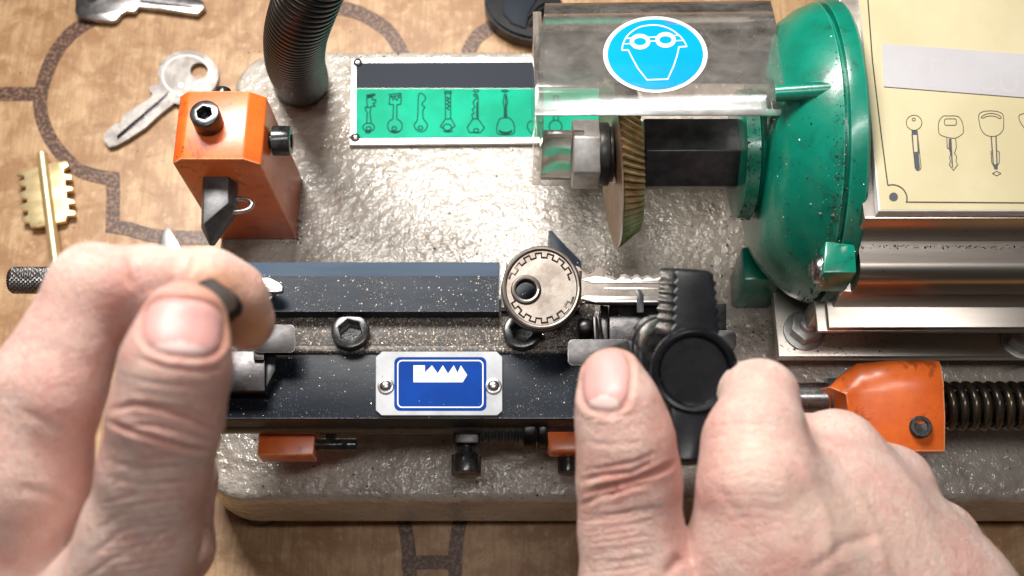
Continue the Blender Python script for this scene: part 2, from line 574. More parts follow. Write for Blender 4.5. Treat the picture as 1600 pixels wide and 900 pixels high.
def put(name, b, mats, parent=None, smooth=True, ang=32, label=None):
    bm = b.bm if isinstance(b, B) else b
    vs = [v.co for v in bm.verts]
    lo = Vector((min(v.x for v in vs), min(v.y for v in vs), min(v.z for v in vs)))
    hi = Vector((max(v.x for v in vs), max(v.y for v in vs), max(v.z for v in vs)))
    o0 = Vector(((lo.x + hi.x) / 2, (lo.y + hi.y) / 2, lo.z))
    for v in bm.verts:
        v.co = (v.co - o0) * S
    me = bpy.data.meshes.new(name)
    bm.to_mesh(me)
    bm.free()
    for m in (mats if isinstance(mats, (list, tuple)) else [mats]):
        me.materials.append(MATS[m])
    if smooth:
        me.shade_smooth()
        me.set_sharp_from_angle(angle=math.radians(ang))
    ob = bpy.data.objects.new(name, me)
    COL.objects.link(ob)
    if parent is not None:
        ob.parent = parent
        ob.location = o0 * S - world_of(parent)
    else:
        ob.location = o0 * S
    if label:
        ob['label'] = label
    return ob


def empty(name, loc, label, cat, group=None):
    o = bpy.data.objects.new(name, None)
    o.empty_display_size = .02
    COL.objects.link(o)
    o.location = Vector(loc) * S
    return tag(o, label, cat, group)


def arc(cx, cy, rx, ry, a0, a1, n=16):
    return [(cx + rx * math.cos(math.radians(a0 + (a1 - a0) * i / n)), cy + ry * math.sin(math.radians(a0 + (a1 - a0) * i / n))) for i in range(n + 1)]


def rrect(x0, y0, x1, y1, r, n=6):
    return (arc(x1 - r, y0 + r, r, r, -90, 0, n) + arc(x1 - r, y1 - r, r, r, 0, 90, n) + arc(x0 + r, y1 - r, r, r, 90, 180, n) + arc(x0 + r, y0 + r, r, r, 180, 270, n))


def smoothpoly(pts, n=4, closed=True):
    """Catmull-Rom through 2-D or 3-D points"""
    q = [Vector(p) for p in pts]
    m = len(q)
    out = []
    for i in range(m if closed else m - 1):
        p0, p1 = q[i - 1] if (closed or i > 0) else q[i], q[i]
        p2 = q[(i + 1) % m]
        p3 = q[(i + 2) % m] if (closed or i + 2 < m) else p2
        for k in range(n):
            t = k / n
            out.append(.5 * ((2 * p1) + (p2 - p0) * t + (2 * p0 - 5 * p1 + 4 * p2 - p3) * t * t + (3 * p1 - p0 - 3 * p2 + p3) * t ** 3))
    if not closed:
        out.append(q[-1])
    return out


def flat(z):
    return lambda x, y, l: P(x, y, z) + Vector((0, 0, l))


def plate_with_hole(b, outer, hole, z, h, bev=0.25):
    """flat key-like plate with one hole; outer and hole are pixel outlines on plane z"""
    t = bmesh.new()
    ev = []
    for ring in (outer, hole):
        vs = [t.verts.new(P(p[0], p[1], z)) for p in ring]
        ev += [t.edges.new((vs[i], vs[(i + 1) % len(vs)])) for i in range(len(vs))]
    bmesh.ops.triangle_fill(t, edges=ev, use_beauty=True)
    r = bmesh.ops.extrude_face_region(t, geom=list(t.faces))
    for v in r['geom']:
        if isinstance(v, bmesh.types.BMVert):
            v.co.z -= h
    bmesh.ops.recalc_face_normals(t, faces=t.faces)
    bmesh.ops.dissolve_limit(t, angle_limit=math.radians(1), verts=t.verts, edges=t.edges)
    es = [e for e in t.edges if len(e.link_faces) == 2 and e.calc_face_angle(0) > math.radians(50)]
    if bev:
        bmesh.ops.bevel(t, geom=es, offset=bev, segments=2, affect='EDGES', clamp_overlap=True)
    return b.take(t)


# --------------------------------------------------------------- tabletop
TZ = -36.0
b = B()
b.box((-420, -330, TZ - 25), (420, 420, TZ), 1.5)
b.mi = 1
F = flat(TZ)
LW = 22
lines = [
    ([(-60, 147), (60, 147)], False),
    (smoothpoly([(150, 28), (112, 52), (82, 92), (64, 146), (66, 185), (84, 225), (118, 262), (150, 275), (186, 280)], 5, False), False),
    (smoothpoly([(176, 272), (177, 300), (176, 356)], 3, False), False),
    (smoothpoly([(166, 352), (200, 358), (250, 370), (330, 372)], 4, False), False),
    (smoothpoly([(500, 12), (530, 13), (560, 20), (590, 36), (612, 55), (632, 90)], 5, False), False),
    (smoothpoly([(730, 85), (742, 62), (760, 47), (780, 36), (830, 10)], 4, False), False),
    (smoothpoly([(628, 800), (636, 840), (640, 880), (640, 960)], 4, False), False),
    (smoothpoly([(722, 800), (714, 840), (711, 880), (711, 960)], 4, False), False),
    ([(628, 879), (722, 879)], False),
]
for i, (pts, cl) in enumerate(lines):
    b.ribbon(pts, LW, F, cl, .10 + .03 * i)
tabletop = put('tabletop', b, ['table_laminate', 'print_brown'], smooth=False)
tag(tabletop, 'marbled tan laminate bench top printed with dark brown key outlines', kind='structure')

# ------------------------------------------------------------- the machine
M = empty('key_cutting_machine', P(860, 430, TZ), 'grey and green key cutting machine with orange blocks standing on the tan bench', 'machine')


def part(name, b, mats, parent=M, **kw):
    return put(name, b, mats, parent, **kw)


# base casting
x0, x1, yb, yf = -98.5, 205.0, 92.5, -71.0
R = 16


def base_ring(z, grow):
    o = []
    for cx, cy, a0 in ((x1 - R, yb - R, 0), (x0 + R, yb - R, 90), (x0 + R, yf + R, 180), (x1 - R, yf + R, 270)):
        for i in range(11):
            a = math.radians(a0 + 9 * i)
            o.append(Vector((cx + (R + grow) * math.cos(a), cy + (R + grow) * math.sin(a), z)))
    return o


b = B()
b.loft([base_ring(0, -2.2), base_ring(-.5, -.9), base_ring(-1.6, 0), base_ring(-4, .5), base_ring(-24, 1.6), base_ring(-25, .8)])
base = part('base', b, 'base_paint')
for fx, fy in ((x0 + 14, yf + 9), (x1 - 14, yf + 9), (x0 + 14, yb - 12), (x1 - 14, yb - 12)):
    b = B()
    b.cyl((fx, fy, TZ), (fx, fy, -25.2), 10, 9, bev=1)
    put('rubber_foot', b, 'hose_rubber', base)

# gooseneck hose
cp = [P(470, 128, 0), P(468, 118, 12), P(461, 95, 34), P(462, 55, 58), P(476, 8, 78), P(505, -60, 96), P(560, -150, 112)]
path = smoothpoly(cp, 40, False)
b = B()
acc, last, pth, rad = 0, path[0], [], []
for p in path:
    acc += (p - last).length
    last = p
    pth.append((acc, p))
step = .17
pp, rr, i, d = [], [], 0, 0.0
while d < pth[-1][0]:
    while pth[i + 1][0] < d:
        i += 1
    t = (d - pth[i][0]) / max(1e-6, pth[i + 1][0] - pth[i][0])
    pp.append(pth[i][1].lerp(pth[i + 1][1], t))
    ph = (d / 2.25) % 1
    rr.append(7.9 + 1.9 * max(0, 1 - abs(2 * ph - 1) ** 4) ** .6)
    d += step
b.tube(pp, rr, 40)
part('gooseneck_hose', b, 'hose_rubber', ang=80)

# tracer block (orange) with stylus and bolts
Z = 57.0
top = PP([(292, 143), (382, 143), (409, 152), (409, 248), (379, 250), (292, 250), (271, 248), (272, 150)], Z)
xa, xb_ = P(271, 200, Z).x, P(409, 200, Z).x
ya, yb2 = P(340, 249, Z).y, P(340, 141, Z).y
cz = 3.2
yz = [(xa + cz, Z), (xb_ - cz * 1.5, Z), (xb_, Z - cz * 1.1), (xb_ + 2.6, 0.0), (xa + 2.6, 0.0), (xa, Z - cz * .9)]
b = B()
b.loft([[Vector((x + (0 if z > 5 else 0), ya, z)) for x, z in yz], [Vector((x, yb2, z)) for x, z in yz]], .7, 2, ang=20)
tracer = part('tracer_block', b, 'orange_paint')
b = B()
c = P(327, 194, Z)
b.cyl(c - Vector((0, 0, 3)), c + Vector((0, 0, 3)), 2.6)
b.socket(c + Vector((0, 0, .6)), (0, 0, 1), 4.4, 6.2)
put('socket_bolt', b, 'black_shiny', tracer)
b = B()
c = P(405, 220, 46)
b.cyl(c - Vector((2, 0, 0)), c + Vector((6, 0, 0)), 2.3)
for i in range(5):
    b.lathe(c + Vector((.3 + i * .9, 0, 0)), (1, 0, 0), [(0, 2.3), (.35, 2.8), (.7, 2.3)], 24)
c2 = P(414, 216, 46)
c2 = c + Vector((4.3, 0, 0))
b.socket(c2, (1, 0, 0), 4.6, 5.6)
put('socket_bolt', b, 'black_shiny', tracer)
b = B()
c = P(348, 147, 52)
b.cyl(c - Vector((0, 2, 0)), c + Vector((0, 1.6, 0)), 2.4, bev=.3)
put('rear_screw', b, 'black_shiny', tracer)
# stylus: bar leaving the front face, bevelled to a point
zt = 46.0
b = B()
q = PP([(318, 258), (357, 258), (357, 318), (317, 350)], zt)
q2 = PP([(316, 258), (373, 262), (373, 322), (329, 384), (315, 352)], zt - 7)
t = bmesh.new()
tv = [t.verts.new(p) for p in (q[0], q[1], q[2], q[3])]
lv = [t.verts.new(p) for p in PP([(317, 262), (371, 262), (371, 322), (328, 385), (314, 356)], zt - 4.5)]
kv = [t.verts.new(p) for p in PP([(320, 300), (371, 300), (371, 335), (335, 385), (322, 372)], zt - 11)]
t.faces.new((tv[0], tv[1], tv[2], tv[3]))
t.faces.new((tv[1], lv[1], lv[2], tv[2]))
t.faces.new((tv[2], lv[2], lv[3], tv[3]))
t.faces.new((tv[3], lv[3], lv[4]))
t.faces.new((tv[3], lv[4], lv[0], tv[0]))
t.faces.new((tv[0], lv[0], lv[1], tv[1]))
for i in range(5):
    j = (i + 1) % 5
    t.faces.new((lv[i], lv[j], kv[j], kv[i]))
t.faces.new(kv)
for v in t.verts:               # root the bar inside the block
    if v.co.y > ya - 6:
        v.co.y = ya + 4
bmesh.ops.recalc_face_normals(t, faces=t.faces)
b.take(t, .35, 2, 12)
put('stylus', b, 'tool_steel', tracer)
b = B()
c = P(372, 324, 40)
b.tube([c + Vector((4.2 * math.cos(a) + .5, 2.2 * math.sin(a), 2.0 * math.cos(a * .5))) for a in [math.radians(-120 + 15 * i) for i in range(17)]], .75, 12)
put('wire_eye', b, 'steel_bright', tracer)

# name plate with engraved key shapes
zp = 2.0
b = B()
corner = [(549, 91), (985, 88), (985, 222), (546, 226)]
b.prism(PP(corner, zp), 1.6, .25)
b.mi = 1
b.patch([(556, 98), (980, 96), (980, 138), (556, 138)], flat(zp), .05)
b.mi = 2
b.patch([(556, 138.4), (980, 138.4), (980, 214), (556, 217)], flat(zp), .05)
b.mi = 3
f = flat(zp)
LI = 1.75


def art(lines, dx=0, dy=0, w=LI, fn=f, lift=.12):
    for i, (pts, cl) in enumerate(lines):
        b.ribbon([(x + dx, y + dy) for x, y in pts], w, fn, cl, lift + .012 * i)


def diamond(cx, cy, w, h):
    return [(cx - w, cy), (cx, cy - h), (cx + w, cy), (cx, cy + h)]


art([(arc(576, 199, 9, 6.5, 0, 360, 18), True), (arc(576, 201, 4, 3, 0, 360, 10), True), ([(573, 192), (574, 176), (571, 172), (571, 168), (579, 168), (579, 172), (578, 176), (580, 192)], False),
     ([(574, 168), (573, 153), (582, 152), (582, 156), (587, 156), (587, 160), (583, 162), (586, 166), (579, 167)], False), ([(573, 149), (585, 147), (586, 149), (574, 151)], True),
     (arc(575, 206, 4, 2, 0, 360, 10), True)])
art([(arc(617, 197, 11.5, 11, -75, 255, 24), False), ([(614, 186), (615, 164), (608, 163), (609, 152), (613, 152), (614, 157), (617, 152), (620, 157), (623, 152), (627, 152), (626, 163), (620, 164), (620, 186)], False),
     (arc(616, 201, 3.6, 3, 0, 360, 10), True), ([(608, 148), (626, 146), (627, 149), (612, 151)], True), (arc(617, 204, 6, 2, 0, 180, 8), False)])
art([(smoothpoly([(654, 150), (653, 170), (652, 188), (647, 195), (650, 202), (656, 206), (664, 204), (668, 196), (664, 189), (661, 184), (661, 172), (664, 168), (659, 163), (665, 155), (662, 148), (657, 146)], 3), True), (arc(657, 200, 3.6, 3, 0, 360, 10), True)])
art([([(696, 184), (696, 146), (704, 146), (704, 184), (711, 197), (700, 206), (688, 198), (696, 186), (704, 186)], False), (arc(699, 199, 6.5, 5, 0, 360, 12), True),
     ([(697, 152), (702, 154), (698, 157), (703, 160), (698, 163), (703, 166), (698, 169), (702, 172)], False), ([(695, 143), (705, 143), (705, 146), (695, 146)], True), (arc(700, 204, 7, 2.5, 0, 180, 8), False)])
art([([(739, 186), (737, 179), (741, 177), (738, 171), (742, 168), (739, 160), (743, 155), (747, 152), (747, 186), (757, 200), (750, 208), (733, 207), (730, 199), (739, 186), (747, 186)], False), (arc(744, 204, 4, 3, 0, 360, 10), True), (arc(744, 142, 4, 2, 0, 360, 10), True), ([(745, 160), (745, 184)], False), (arc(743, 149, 3, 2, 0, 360, 8), True)])
art([(smoothpoly([(778, 192), (783, 185), (796, 185), (802, 192), (804, 203), (800, 210), (780, 210), (776, 203)], 4), True), (arc(790, 201, 11, 6, 20, 160, 10), False), (arc(790, 203, 11, 6, 20, 160, 10), False),
     ([(788, 184), (788, 168), (786, 160), (788, 148), (791, 148), (793, 160), (791, 168), (792, 184)], False), ([(790, 150), (790, 184)], False), (diamond(789, 142.5, 5, 2), True)])
art([(smoothpoly([(828, 190), (824, 198), (830, 208), (842, 208), (848, 198), (842, 190)], 4), True), ([(832, 188), (832, 152), (840, 152), (840, 188)], False)])
art([(arc(868, 198, 10, 10, 0, 360, 20), True), ([(865, 188), (865, 150), (872, 150), (872, 188)], False)])
plate = part('name_plate', b, ['alu_frame', 'plate_dark', 'plate_green', 'engrave'], smooth=False)
for rx, ry in ((559, 98), (555, 215)):
    b = B()
    b.dome(P(rx, ry, zp), 1.75, 1.1)
    put('rivet', b, 'steel', plate)

# spindle: nut, washer, cutter, hexagon arbor
sc_ = P(1000, 241, 52)
SY, SZ = sc_.y, sc_.z


def X(px, z=SZ, py=241):
    return P(px, py, z).x


ax = lambda x: Vector((x, SY, SZ))
b = B()
b.hexa(ax(X(893)), ax(X(936)), 10.6, rot=PI / 6 * 0, bev=.7)
part('spindle_nut', b, 'nut_zinc')
b = B()
b.cyl(ax(X(934)), ax(X(951)), 9.6, bev=.5)
b.cyl(ax(X(951)), ax(X(957)), 8.4, bev=.3)
part('washer', b, 'black_oxide')
# cutter wheel with slanted teeth
b = B()
NTH = 76
o = ax(X(957))
d = Vector((math.cos(math.radians(4.5)), math.sin(math.radians(4.5)), 0))
u = Vector((0, 0, 1))
w = d.cross(u)
RW, WT = 28.4, 6.4
rings = []
for (t, rr) in ((.4, 4.0), (.2, RW - 12), (-.5, RW - 3.0), (-.8, RW - .6), (-.5, RW - .1)):
    rings.append([o + d * t + (u * math.cos(2 * PI * i / (NTH * 4)) + w * math.sin(2 * PI * i / (NTH * 4))) * rr for i in range(NTH * 4)])
saw = (0, -.15, -2.1, -1.3)
for s_ in range(9):
    t = s_ / 8
    off = t * 1.3 * (2 * PI / NTH)
    rings.append([o + d * (t * WT) + (u * math.cos(2 * PI * i / (NTH * 4) + off) + w * math.sin(2 * PI * i / (NTH * 4) + off)) * (RW - .2 - 4.6 * t + saw[i % 4]) for i in range(NTH * 4)])
rings.append([o + d * WT + (u * math.cos(2 * PI * i / (NTH * 4) + off) + w * math.sin(2 * PI * i / (NTH * 4) + off)) * (RW - 6.6) for i in range(NTH * 4)])
rings.append([o + d * (WT - .6) + (u * math.cos(2 * PI * i / (NTH * 4) + off) + w * math.sin(2 * PI * i / (NTH * 4) + off)) * 4 for i in range(NTH * 4)])
b.loft(rings)
for fc in b.bm.faces:
    c = fc.calc_center_median() - o
    fc.material_index = (1 if c.length < RW - 1.2 else 2) if c.dot(d) < .39 and c.length < RW - .25 else 0
part('cutter_wheel', b, ['cutter_gold', 'cutter_face', 'steel_bright'], ang=20)
b = B()
b.hexa(ax(X(1003)), ax(X(1152)), 11.6, rot=PI / 6 * .78, bev=.5)
b.cyl(ax(X(1145)), ax(X(1172)), 9.2)
part('arbor', b, 'black_oxide')
b = B()
b.lathe(ax(X(1150)), (1, 0, 0), [(0, 11.5), (1.5, 13.0), (4.0, 13.0), (5.0, 11.5)], 48)
part('collar', b, 'black_shiny')

# motor housing (bell)
XB = X(1146)
b = B()
b.lathe(ax(XB), (1, 0, 0), [(0.2, 17.0), (.8, 19.2), (4.6, 19.6), (5.2, 18.2), (5.2, 18.2), (6.0, 17.5), (6.1, 28), (7.0, 31.5), (9.5, 35.4), (13, 39.2), (17.5, 42.8), (21.5, 44.6), (22.0, 44.8), (22.2, 43.0), (23.4, 43.0), (23.6, 45.2), (25, 45.6), (28.0, 45.6), (28.8, 44.8), (29, 40), (29.1, 5)], 96)
# foot under the bell, clamp ear, bar that carries the guard
b.box((X(1161, 24, 420), P(1180, 438, 24).y, 0), (X(1222, 24, 420), P(1180, 385, 24).y, 24), 1)
ear_l, ear_r = P(1287, 420, 60).x, P(1340, 420, 60).x
er = [P(1290, 376, 75), P(1336, 382, 75), P(1339, 426, 75), P(1286, 426, 75)]
b.loft([er, [p + Vector((0, 0, -13)) + (Vector((0, -.3, 0)) if i > 1 else Vector((0, 0, 0))) for i, p in enumerate(er)]], .6)
b.cyl(P(1212, 146, 90), P(1300, 141, 93), 2.3, 2.6)
housing = part('motor_housing', b, 'green_paint', ang=40)
b = B()
c = P(1285, 422, 69)
b.cyl(c, c - Vector((1.0, 0, 0)), 4.4, n=32, bev=.2)
b.dome(c - Vector((1, 0, 0)), 3.9, 2.4, (-1, 0, -.0))
for a in range(2):
    v = Vector((0, math.cos(a * PI / 2 + .5), math.sin(a * PI / 2 + .5)))
    e = c - Vector((3.3, 0, 0))
    b.cyl(e - v * 1.6, e + v * 1.6, .38, n=8)
put('housing_screw', b, 'steel', housing)

# motor body: stepped aluminium extrusion
XR = 215
YB = 62.0


def Y(py, z, px=1480):
    return P(px, py, z).y


b = B()
z1, z2, z3, z4 = 84.4, 70.0, 58.0, 46.0
b.box((P(1352, 360, z1).x, Y(342, z1), z2 - 2), (XR, YB, z1), .8)
xc = P(1343, 400, z2).x
yc = Y(410, z2)
b.prism([Vector((xc, y, z)) for y, z in ((YB, z2), (yc, z2), (yc - 1.8, z2 - .5), (yc - 3.3, z2 - 1.6), (yc - 4.2, z2 - 3.2), (yc - 4.5, z2 - 5), (yc - 4.5, z3), (YB, z3))], (XR - xc, 0, 0))
b.box((P(1309, 480, 52).x, Y(459, z3) + .6, z4), (XR, YB, z3), .5)
b.box((P(1293, 505, 45).x, Y(512, z4), z4 - 2.4), (XR, YB, z4 + .2), .3)
b.box((P(1277, 515, 43).x, Y(518, 43), z4 - 4.2), (XR, YB, z4 - 2.6), .2)
b.box((P(1345, 520, 30).x, Y(440, 30) + 14, 14), (XR, YB, z4 - 4.4), .5)
q = P(1278, 500, 38)
b.box((q.x, q.y + 3, 14), (q.x + 4.5, q.y + 9, 41), .4)
part('motor_body', b, 'alu', ang=25)
b = B()
zpz = 14.0
b.box((P(1215, 540, zpz).x, Y(557, zpz), 9.8), (XR, YB, zpz), .5)
b.box((P(1228, 540, zpz).x, Y(540, zpz), -.5), (XR - 4, YB - 4, 9.9), .5)
mp = part('mounting_plate', b, 'alu')
for bx, by in ((1256, 518), (1596, 532)):
    b = B()
    c = P(bx, by, zpz)
    b.cyl(c, c + Vector((0, 0, 1.2)), 6.6, bev=.3)
    b.hexa(c + Vector((0, 0, 1.2)), c + Vector((0, 0, 6.0)), 5.4, up=(1, .3, 0), bev=.5)
    b.cyl(c + Vector((0, 0, 6)), c + Vector((0, 0, 9)), 2.8, bev=.4)
    put('hex_bolt', b, 'nut_zinc', mp)

# sign plate on the motor
zs = 88.2
b = B()
b.prism([P(1341, -60, zs) - Vector((0, 0, 0)), P(1700, -60, zs), P(1700, 330, zs), P(1373, 330, zs)], 3.4, .3)
b.mi = 1
f2 = flat(zs)
b.patch([(1338.5, -40), (1690, -40), (1690, 328), (1375.5, 328)], f2, .06)
b.mi = 2
b.ribbon([(1353, -40), (1363, 95), (1376, 205), (1387, 290)], 2.0, f2, False, .1)
b.ribbon([(1387, 290)] + arc(1394, 311, 23, 22, -100, 10, 14) + [(1417, 315)], 2.0, f2, False, .115)
b.ribbon([(1415, 316), (1690, 318)], 2.0, f2, False, .13)
b.mi = 3
b.patch(arc(1396, 308, 7, 7, 0, 360, 20)[:-1], f2, .1)
art([([(1424, 205), (1433, 205), (1439, 262), (1437, 266), (1433, 267), (1429, 262)], False)], fn=f2, w=1.2)
b.patch([(1424, 204), (1433, 204), (1434.5, 211), (1424.6, 211)], f2, .1)
b.patch([(1426.6, 238), (1435, 237), (1437.3, 263), (1435, 266.5), (1431.5, 266.5), (1429, 263)], f2, .1)
b.patch([(1423.8, 210), (1426, 210), (1428.5, 240), (1426.6, 240)], f2, .11)
b.patch([(1432.3, 210), (1434.2, 210), (1436, 240), (1433.8, 240)], f2, .11)
b.patch([(1482.5, 217), (1486.5, 217), (1489, 262), (1487.2, 262), (1485.2, 238), (1482, 231)], f2, .1)
for xx in (0, 7.5):
    b.patch([(1547.5 + xx, 213), (1549.5 + xx, 213), (1553 + xx * .75, 259), (1551 + xx * .75, 259)], f2, .1)
b.patch([(1551, 257), (1558.6, 257), (1558.8, 265), (1553.4, 265)], f2, .12)
b.mi = 2
art([(arc(1428, 192, 12.2, 11.8, 0, 360, 28), True), (arc(1427.5, 187, 2.5, 2.4, 0, 360, 10), True)], fn=f2, w=1.1)
art([(smoothpoly([(1473, 182), (1480, 181.5), (1492, 181.5), (1499, 184), (1504, 194), (1505, 206), (1503, 210), (1493, 216), (1480, 215), (1468, 210), (1466, 200), (1467, 190)], 3), True), (rrect(1475.5, 186, 1494, 196, 2.5, 3), True),
     ([(1479, 216), (1480, 232), (1483, 233), (1485, 240), (1483.5, 247), (1485, 252), (1483, 258), (1489.5, 266.5), (1496, 258), (1493.5, 252), (1494.5, 245), (1491, 240), (1494, 231), (1493, 216)], False)], fn=f2, w=1.1)
art([(smoothpoly([(1529, 180), (1535, 175), (1547, 173.5), (1560, 175), (1567, 180), (1568, 192), (1567, 203), (1560, 211), (1550, 213.5), (1540, 211), (1533, 203), (1530, 192)], 3), True), (smoothpoly([(1533, 183), (1540, 179), (1548, 177.5), (1557, 179), (1564, 183), (1562, 185.5), (1555, 182.5), (1548, 181.5), (1541, 182.5), (1535, 185)], 3), True),
     (diamond(1557, 271.5, 6.5, 3.6), True), ([(1548, 236), (1549, 254), (1552, 259)], False), ([(1558, 236), (1561, 238), (1561, 254), (1558, 259)], False)], fn=f2, w=1.1)
art([(smoothpoly([(1598, 178), (1592, 186), (1600, 200), (1612, 212), (1640, 212), (1650, 195), (1640, 178)], 3), True), ([(1612, 214), (1613, 255), (1622, 255), (1623, 214)], False)], fn=f2, w=1.1)
sign = part('sign_plate', b, ['white_ink', 'sign_yellow', 'sign_ink', 'sign_grey'], smooth=False)
# worn paper strip with faded lettering
b = B()
b.prism(PP([(1378, 68), (1700, 92), (1700, 160), (1381, 135)], zs + .35), .27)
b.mi = 1
fc = bpy.data.curves.new('lettering', 'FONT')
fc.body = 'KEY CUTTING'
fc.size = 1.0
to = bpy.data.objects.new('lettering', fc)
COL.objects.link(to)
dg = bpy.context.evaluated_depsgraph_get()
tm = bpy.data.meshes.new_from_object(to.evaluated_get(dg))
t = bmesh.new()
t.from_mesh(tm)
wmax = max(v.co.x for v in t.verts)
hmax = max(v.co.y for v in t.verts)
for v in t.verts:
    u_, v_ = v.co.x / wmax, v.co.y / hmax
    px = 1416 + u_ * 330
    v.co = P(px, 87 + (px - 1416) * .078 + (1 - v_) * 46, zs + .35) + Vector((0, 0, .015))
bmesh.ops.recalc_face_normals(t, faces=t.faces)
b.take(t)
bpy.data.objects.remove(to)
bpy.data.curves.remove(fc)
bpy.data.meshes.remove(tm)
b.mi = 2
b.ribbon([(1381, 135.8), (1700, 160.8)], 1.2, flat(zs), False, .2)
put('paper_strip', b, ['paper', 'faint_ink', 'sign_ink'], sign, smooth=False)

# clear guard: bent acrylic sheet with end cheek
GL = [  # stations (py on the left edge, z, left px, right px)
    (181, 83.75, 835, 1230), (180, 83.95, 835, 1230), (176, 84.2, 836, 1229.5), (168, 84.68, 837, 1229), (158, 85.28, 838, 1228), (148, 85.9, 839, 1227), (145, 86.05, 839, 1227), (140, 86.25, 839.5, 1227), (130, 86.3, 840, 1226),
    (100, 84.6, 842.5, 1222), (70, 81.6, 845, 1217.5), (40, 78.0, 848, 1212.5),
    (20, 75.0, 850, 1208), (10, 72.5, 851, 1205), (5, 69.0, 851.5, 1204)]
topc, drop = [], []
for (py, z, xl, xr) in GL:
    topc.append((P(xl, py, z), P(xr, py - (4 if py < 60 else 0), z)))
last = topc[-1]
for zz in (55, 35):
    topc.append((Vector((last[0].x, last[0].y + 1.0, zz)), Vector((last[1].x, last[1].y + 1.0, zz))))
NX = 24
t = bmesh.new()
grid = [[t.verts.new(a.lerp(c, i / NX)) for i in range(NX + 1)] for a, c in topc]
for r0, r1 in zip(grid, grid[1:]):
    for i in range(NX):
        t.faces.new((r0[i], r0[i + 1], r1[i + 1], r1[i]))
bmesh.ops.recalc_face_normals(t, faces=t.faces)
bmesh.ops.solidify(t, geom=list(t.faces), thickness=3.0)
b = B()
b.take(t)
# end cheek on the left
xl = P(836, 180, 84).x
cz_ = [P(835, 180, 82), P(842, 110, 82.5), P(848, 40, 75), P(851, 8, 67)]
ck = [Vector((xl, p.y, p.z - 3.2)) for p in cz_] + [Vector((xl, cz_[-1].y, 30)), Vector((xl, P(828, 290, 30).y, 30))]
b.prism(ck, (2.6, 0, 0), .3)
# small front flap and the thick corner block by the motor
fl = [P(829, 287, 31), P(938, 289, 31)]
b.box((xl + 2.7, P(829, 289, 31).y, 30), (P(905, 289, 31).x, P(829, 289, 31).y + 2.4, 62), .3)
q = P(1205, 186, 80)
b.box((q.x, q.y - 1, 66), (q.x + 4.5, q.y + 7, 81), .4)
guard = part('safety_guard', b, 'acrylic', ang=35)
# sticker on the guard
prof = [(p[0] + p[1]) / 2 for p in topc]


def onguard(x, y, l):
    # x, y in photo pixels; find the sheet height on this line of sight
    best = None
    for (pa, za), (pb, zb) in zip([(g[0], g[1]) for g in GL], [(g[0], g[1]) for g in GL][1:]):
        if pb <= y <= pa:
            k = (y - pa) / (pb - pa)
            best = za + (zb - za) * k
    if best is None:
        best = GL[0][1] if y > GL[0][0] else GL[-1][1]
    return P(x, y, best + .25 + l * 1.4)


SX, SYp = 1024, 85


def st(u_, v_):                 # sticker space (-1..1) to pixels, slightly turned
    a = math.radians(6)
    uu, vv = u_ * 82, v_ * 60
    return (SX + uu * math.cos(a) - vv * math.sin(a) * .6, SYp + uu * math.sin(a) * .35 + vv * math.cos(a))


b = B()


def disc(r, mi, lift, n=64, rings=10):
    t = bmesh.new()
    prev = None
    cvert = t.verts.new(onguard(*st(0, 0), lift))
    for k_ in range(1, rings + 1):
        cur = [t.verts.new(onguard(*st(r * k_ / rings * math.cos(2 * PI * i / n), r * k_ / rings * math.sin(2 * PI * i / n)), lift)) for i in range(n)]
        for i in range(n):
            j = (i + 1) % n
            if prev is None:
                t.faces.new((cvert, cur[i], cur[j]))
            else:
                t.faces.new((prev[i], cur[i], cur[j], prev[j]))
        prev = cur
    for fc_ in t.faces:
        fc_.normal_update()
        if fc_.normal.z < 0:
            fc_.normal_flip()
    b.mi = mi
    b.take(t)


disc(1.0, 0, 0)
disc(.915, 1, .05)
b.mi = 0
og = lambda x, y, l: onguard(x, y, l)


def sx(pts):                    # from the 1140x900 zoom of (930,10)-(1120,160)
    return [(930 + x / 6.0, 10 + y / 6.0) for x, y in pts]


def dense(pts, n=4):
    o = []
    for a, c in zip(pts, pts[1:]):
        for i in range(n):
            o.append((a[0] + (c[0] - a[0]) * i / n, a[1] + (c[1] - a[1]) * i / n))
    return o + [pts[-1]]


LWS = 2.0
b.ribbon(dense(sx([(860, 375), (785, 380), (768, 460), (735, 560), (680, 682), (485, 688), (400, 580), (345, 480), (310, 408), (250, 410)])), LWS, og, False, .1)
b.ribbon(sx(smoothpoly([(250, 410), (265, 340), (310, 265), (400, 200), (500, 177), (600, 178), (700, 210), (780, 265), (830, 320), (860, 378)], 5, False)), LWS, og, False, .11)
b.ribbon(dense(sx([(285, 300), (350, 296)])), 1.6, og, False, .12)
b.ribbon(dense(sx([(262, 350), (340, 350)])), 1.6, og, False, .13)
b.ribbon(dense(sx([(490, 290), (590, 285)])), 1.6, og, False, .12)
b.ribbon(dense(sx([(500, 328), (590, 322)])), 1.6, og, False, .13)
b.ribbon(dense(sx([(725, 272), (795, 272)])), 1.6, og, False, .12)
b.ribbon(dense(sx([(745, 322), (832, 318)])), 1.6, og, False, .13)
b.ribbon(sx(arc(420, 330, 77, 54, 0, 360, 36)), 6.2, og, False, .14)
b.ribbon(sx(arc(660, 314, 77, 54, 0, 360, 36)), 6.2, og, False, .15)
put('safety_sticker', b, ['white_ink', 'sticker_blue'], guard, smooth=False)

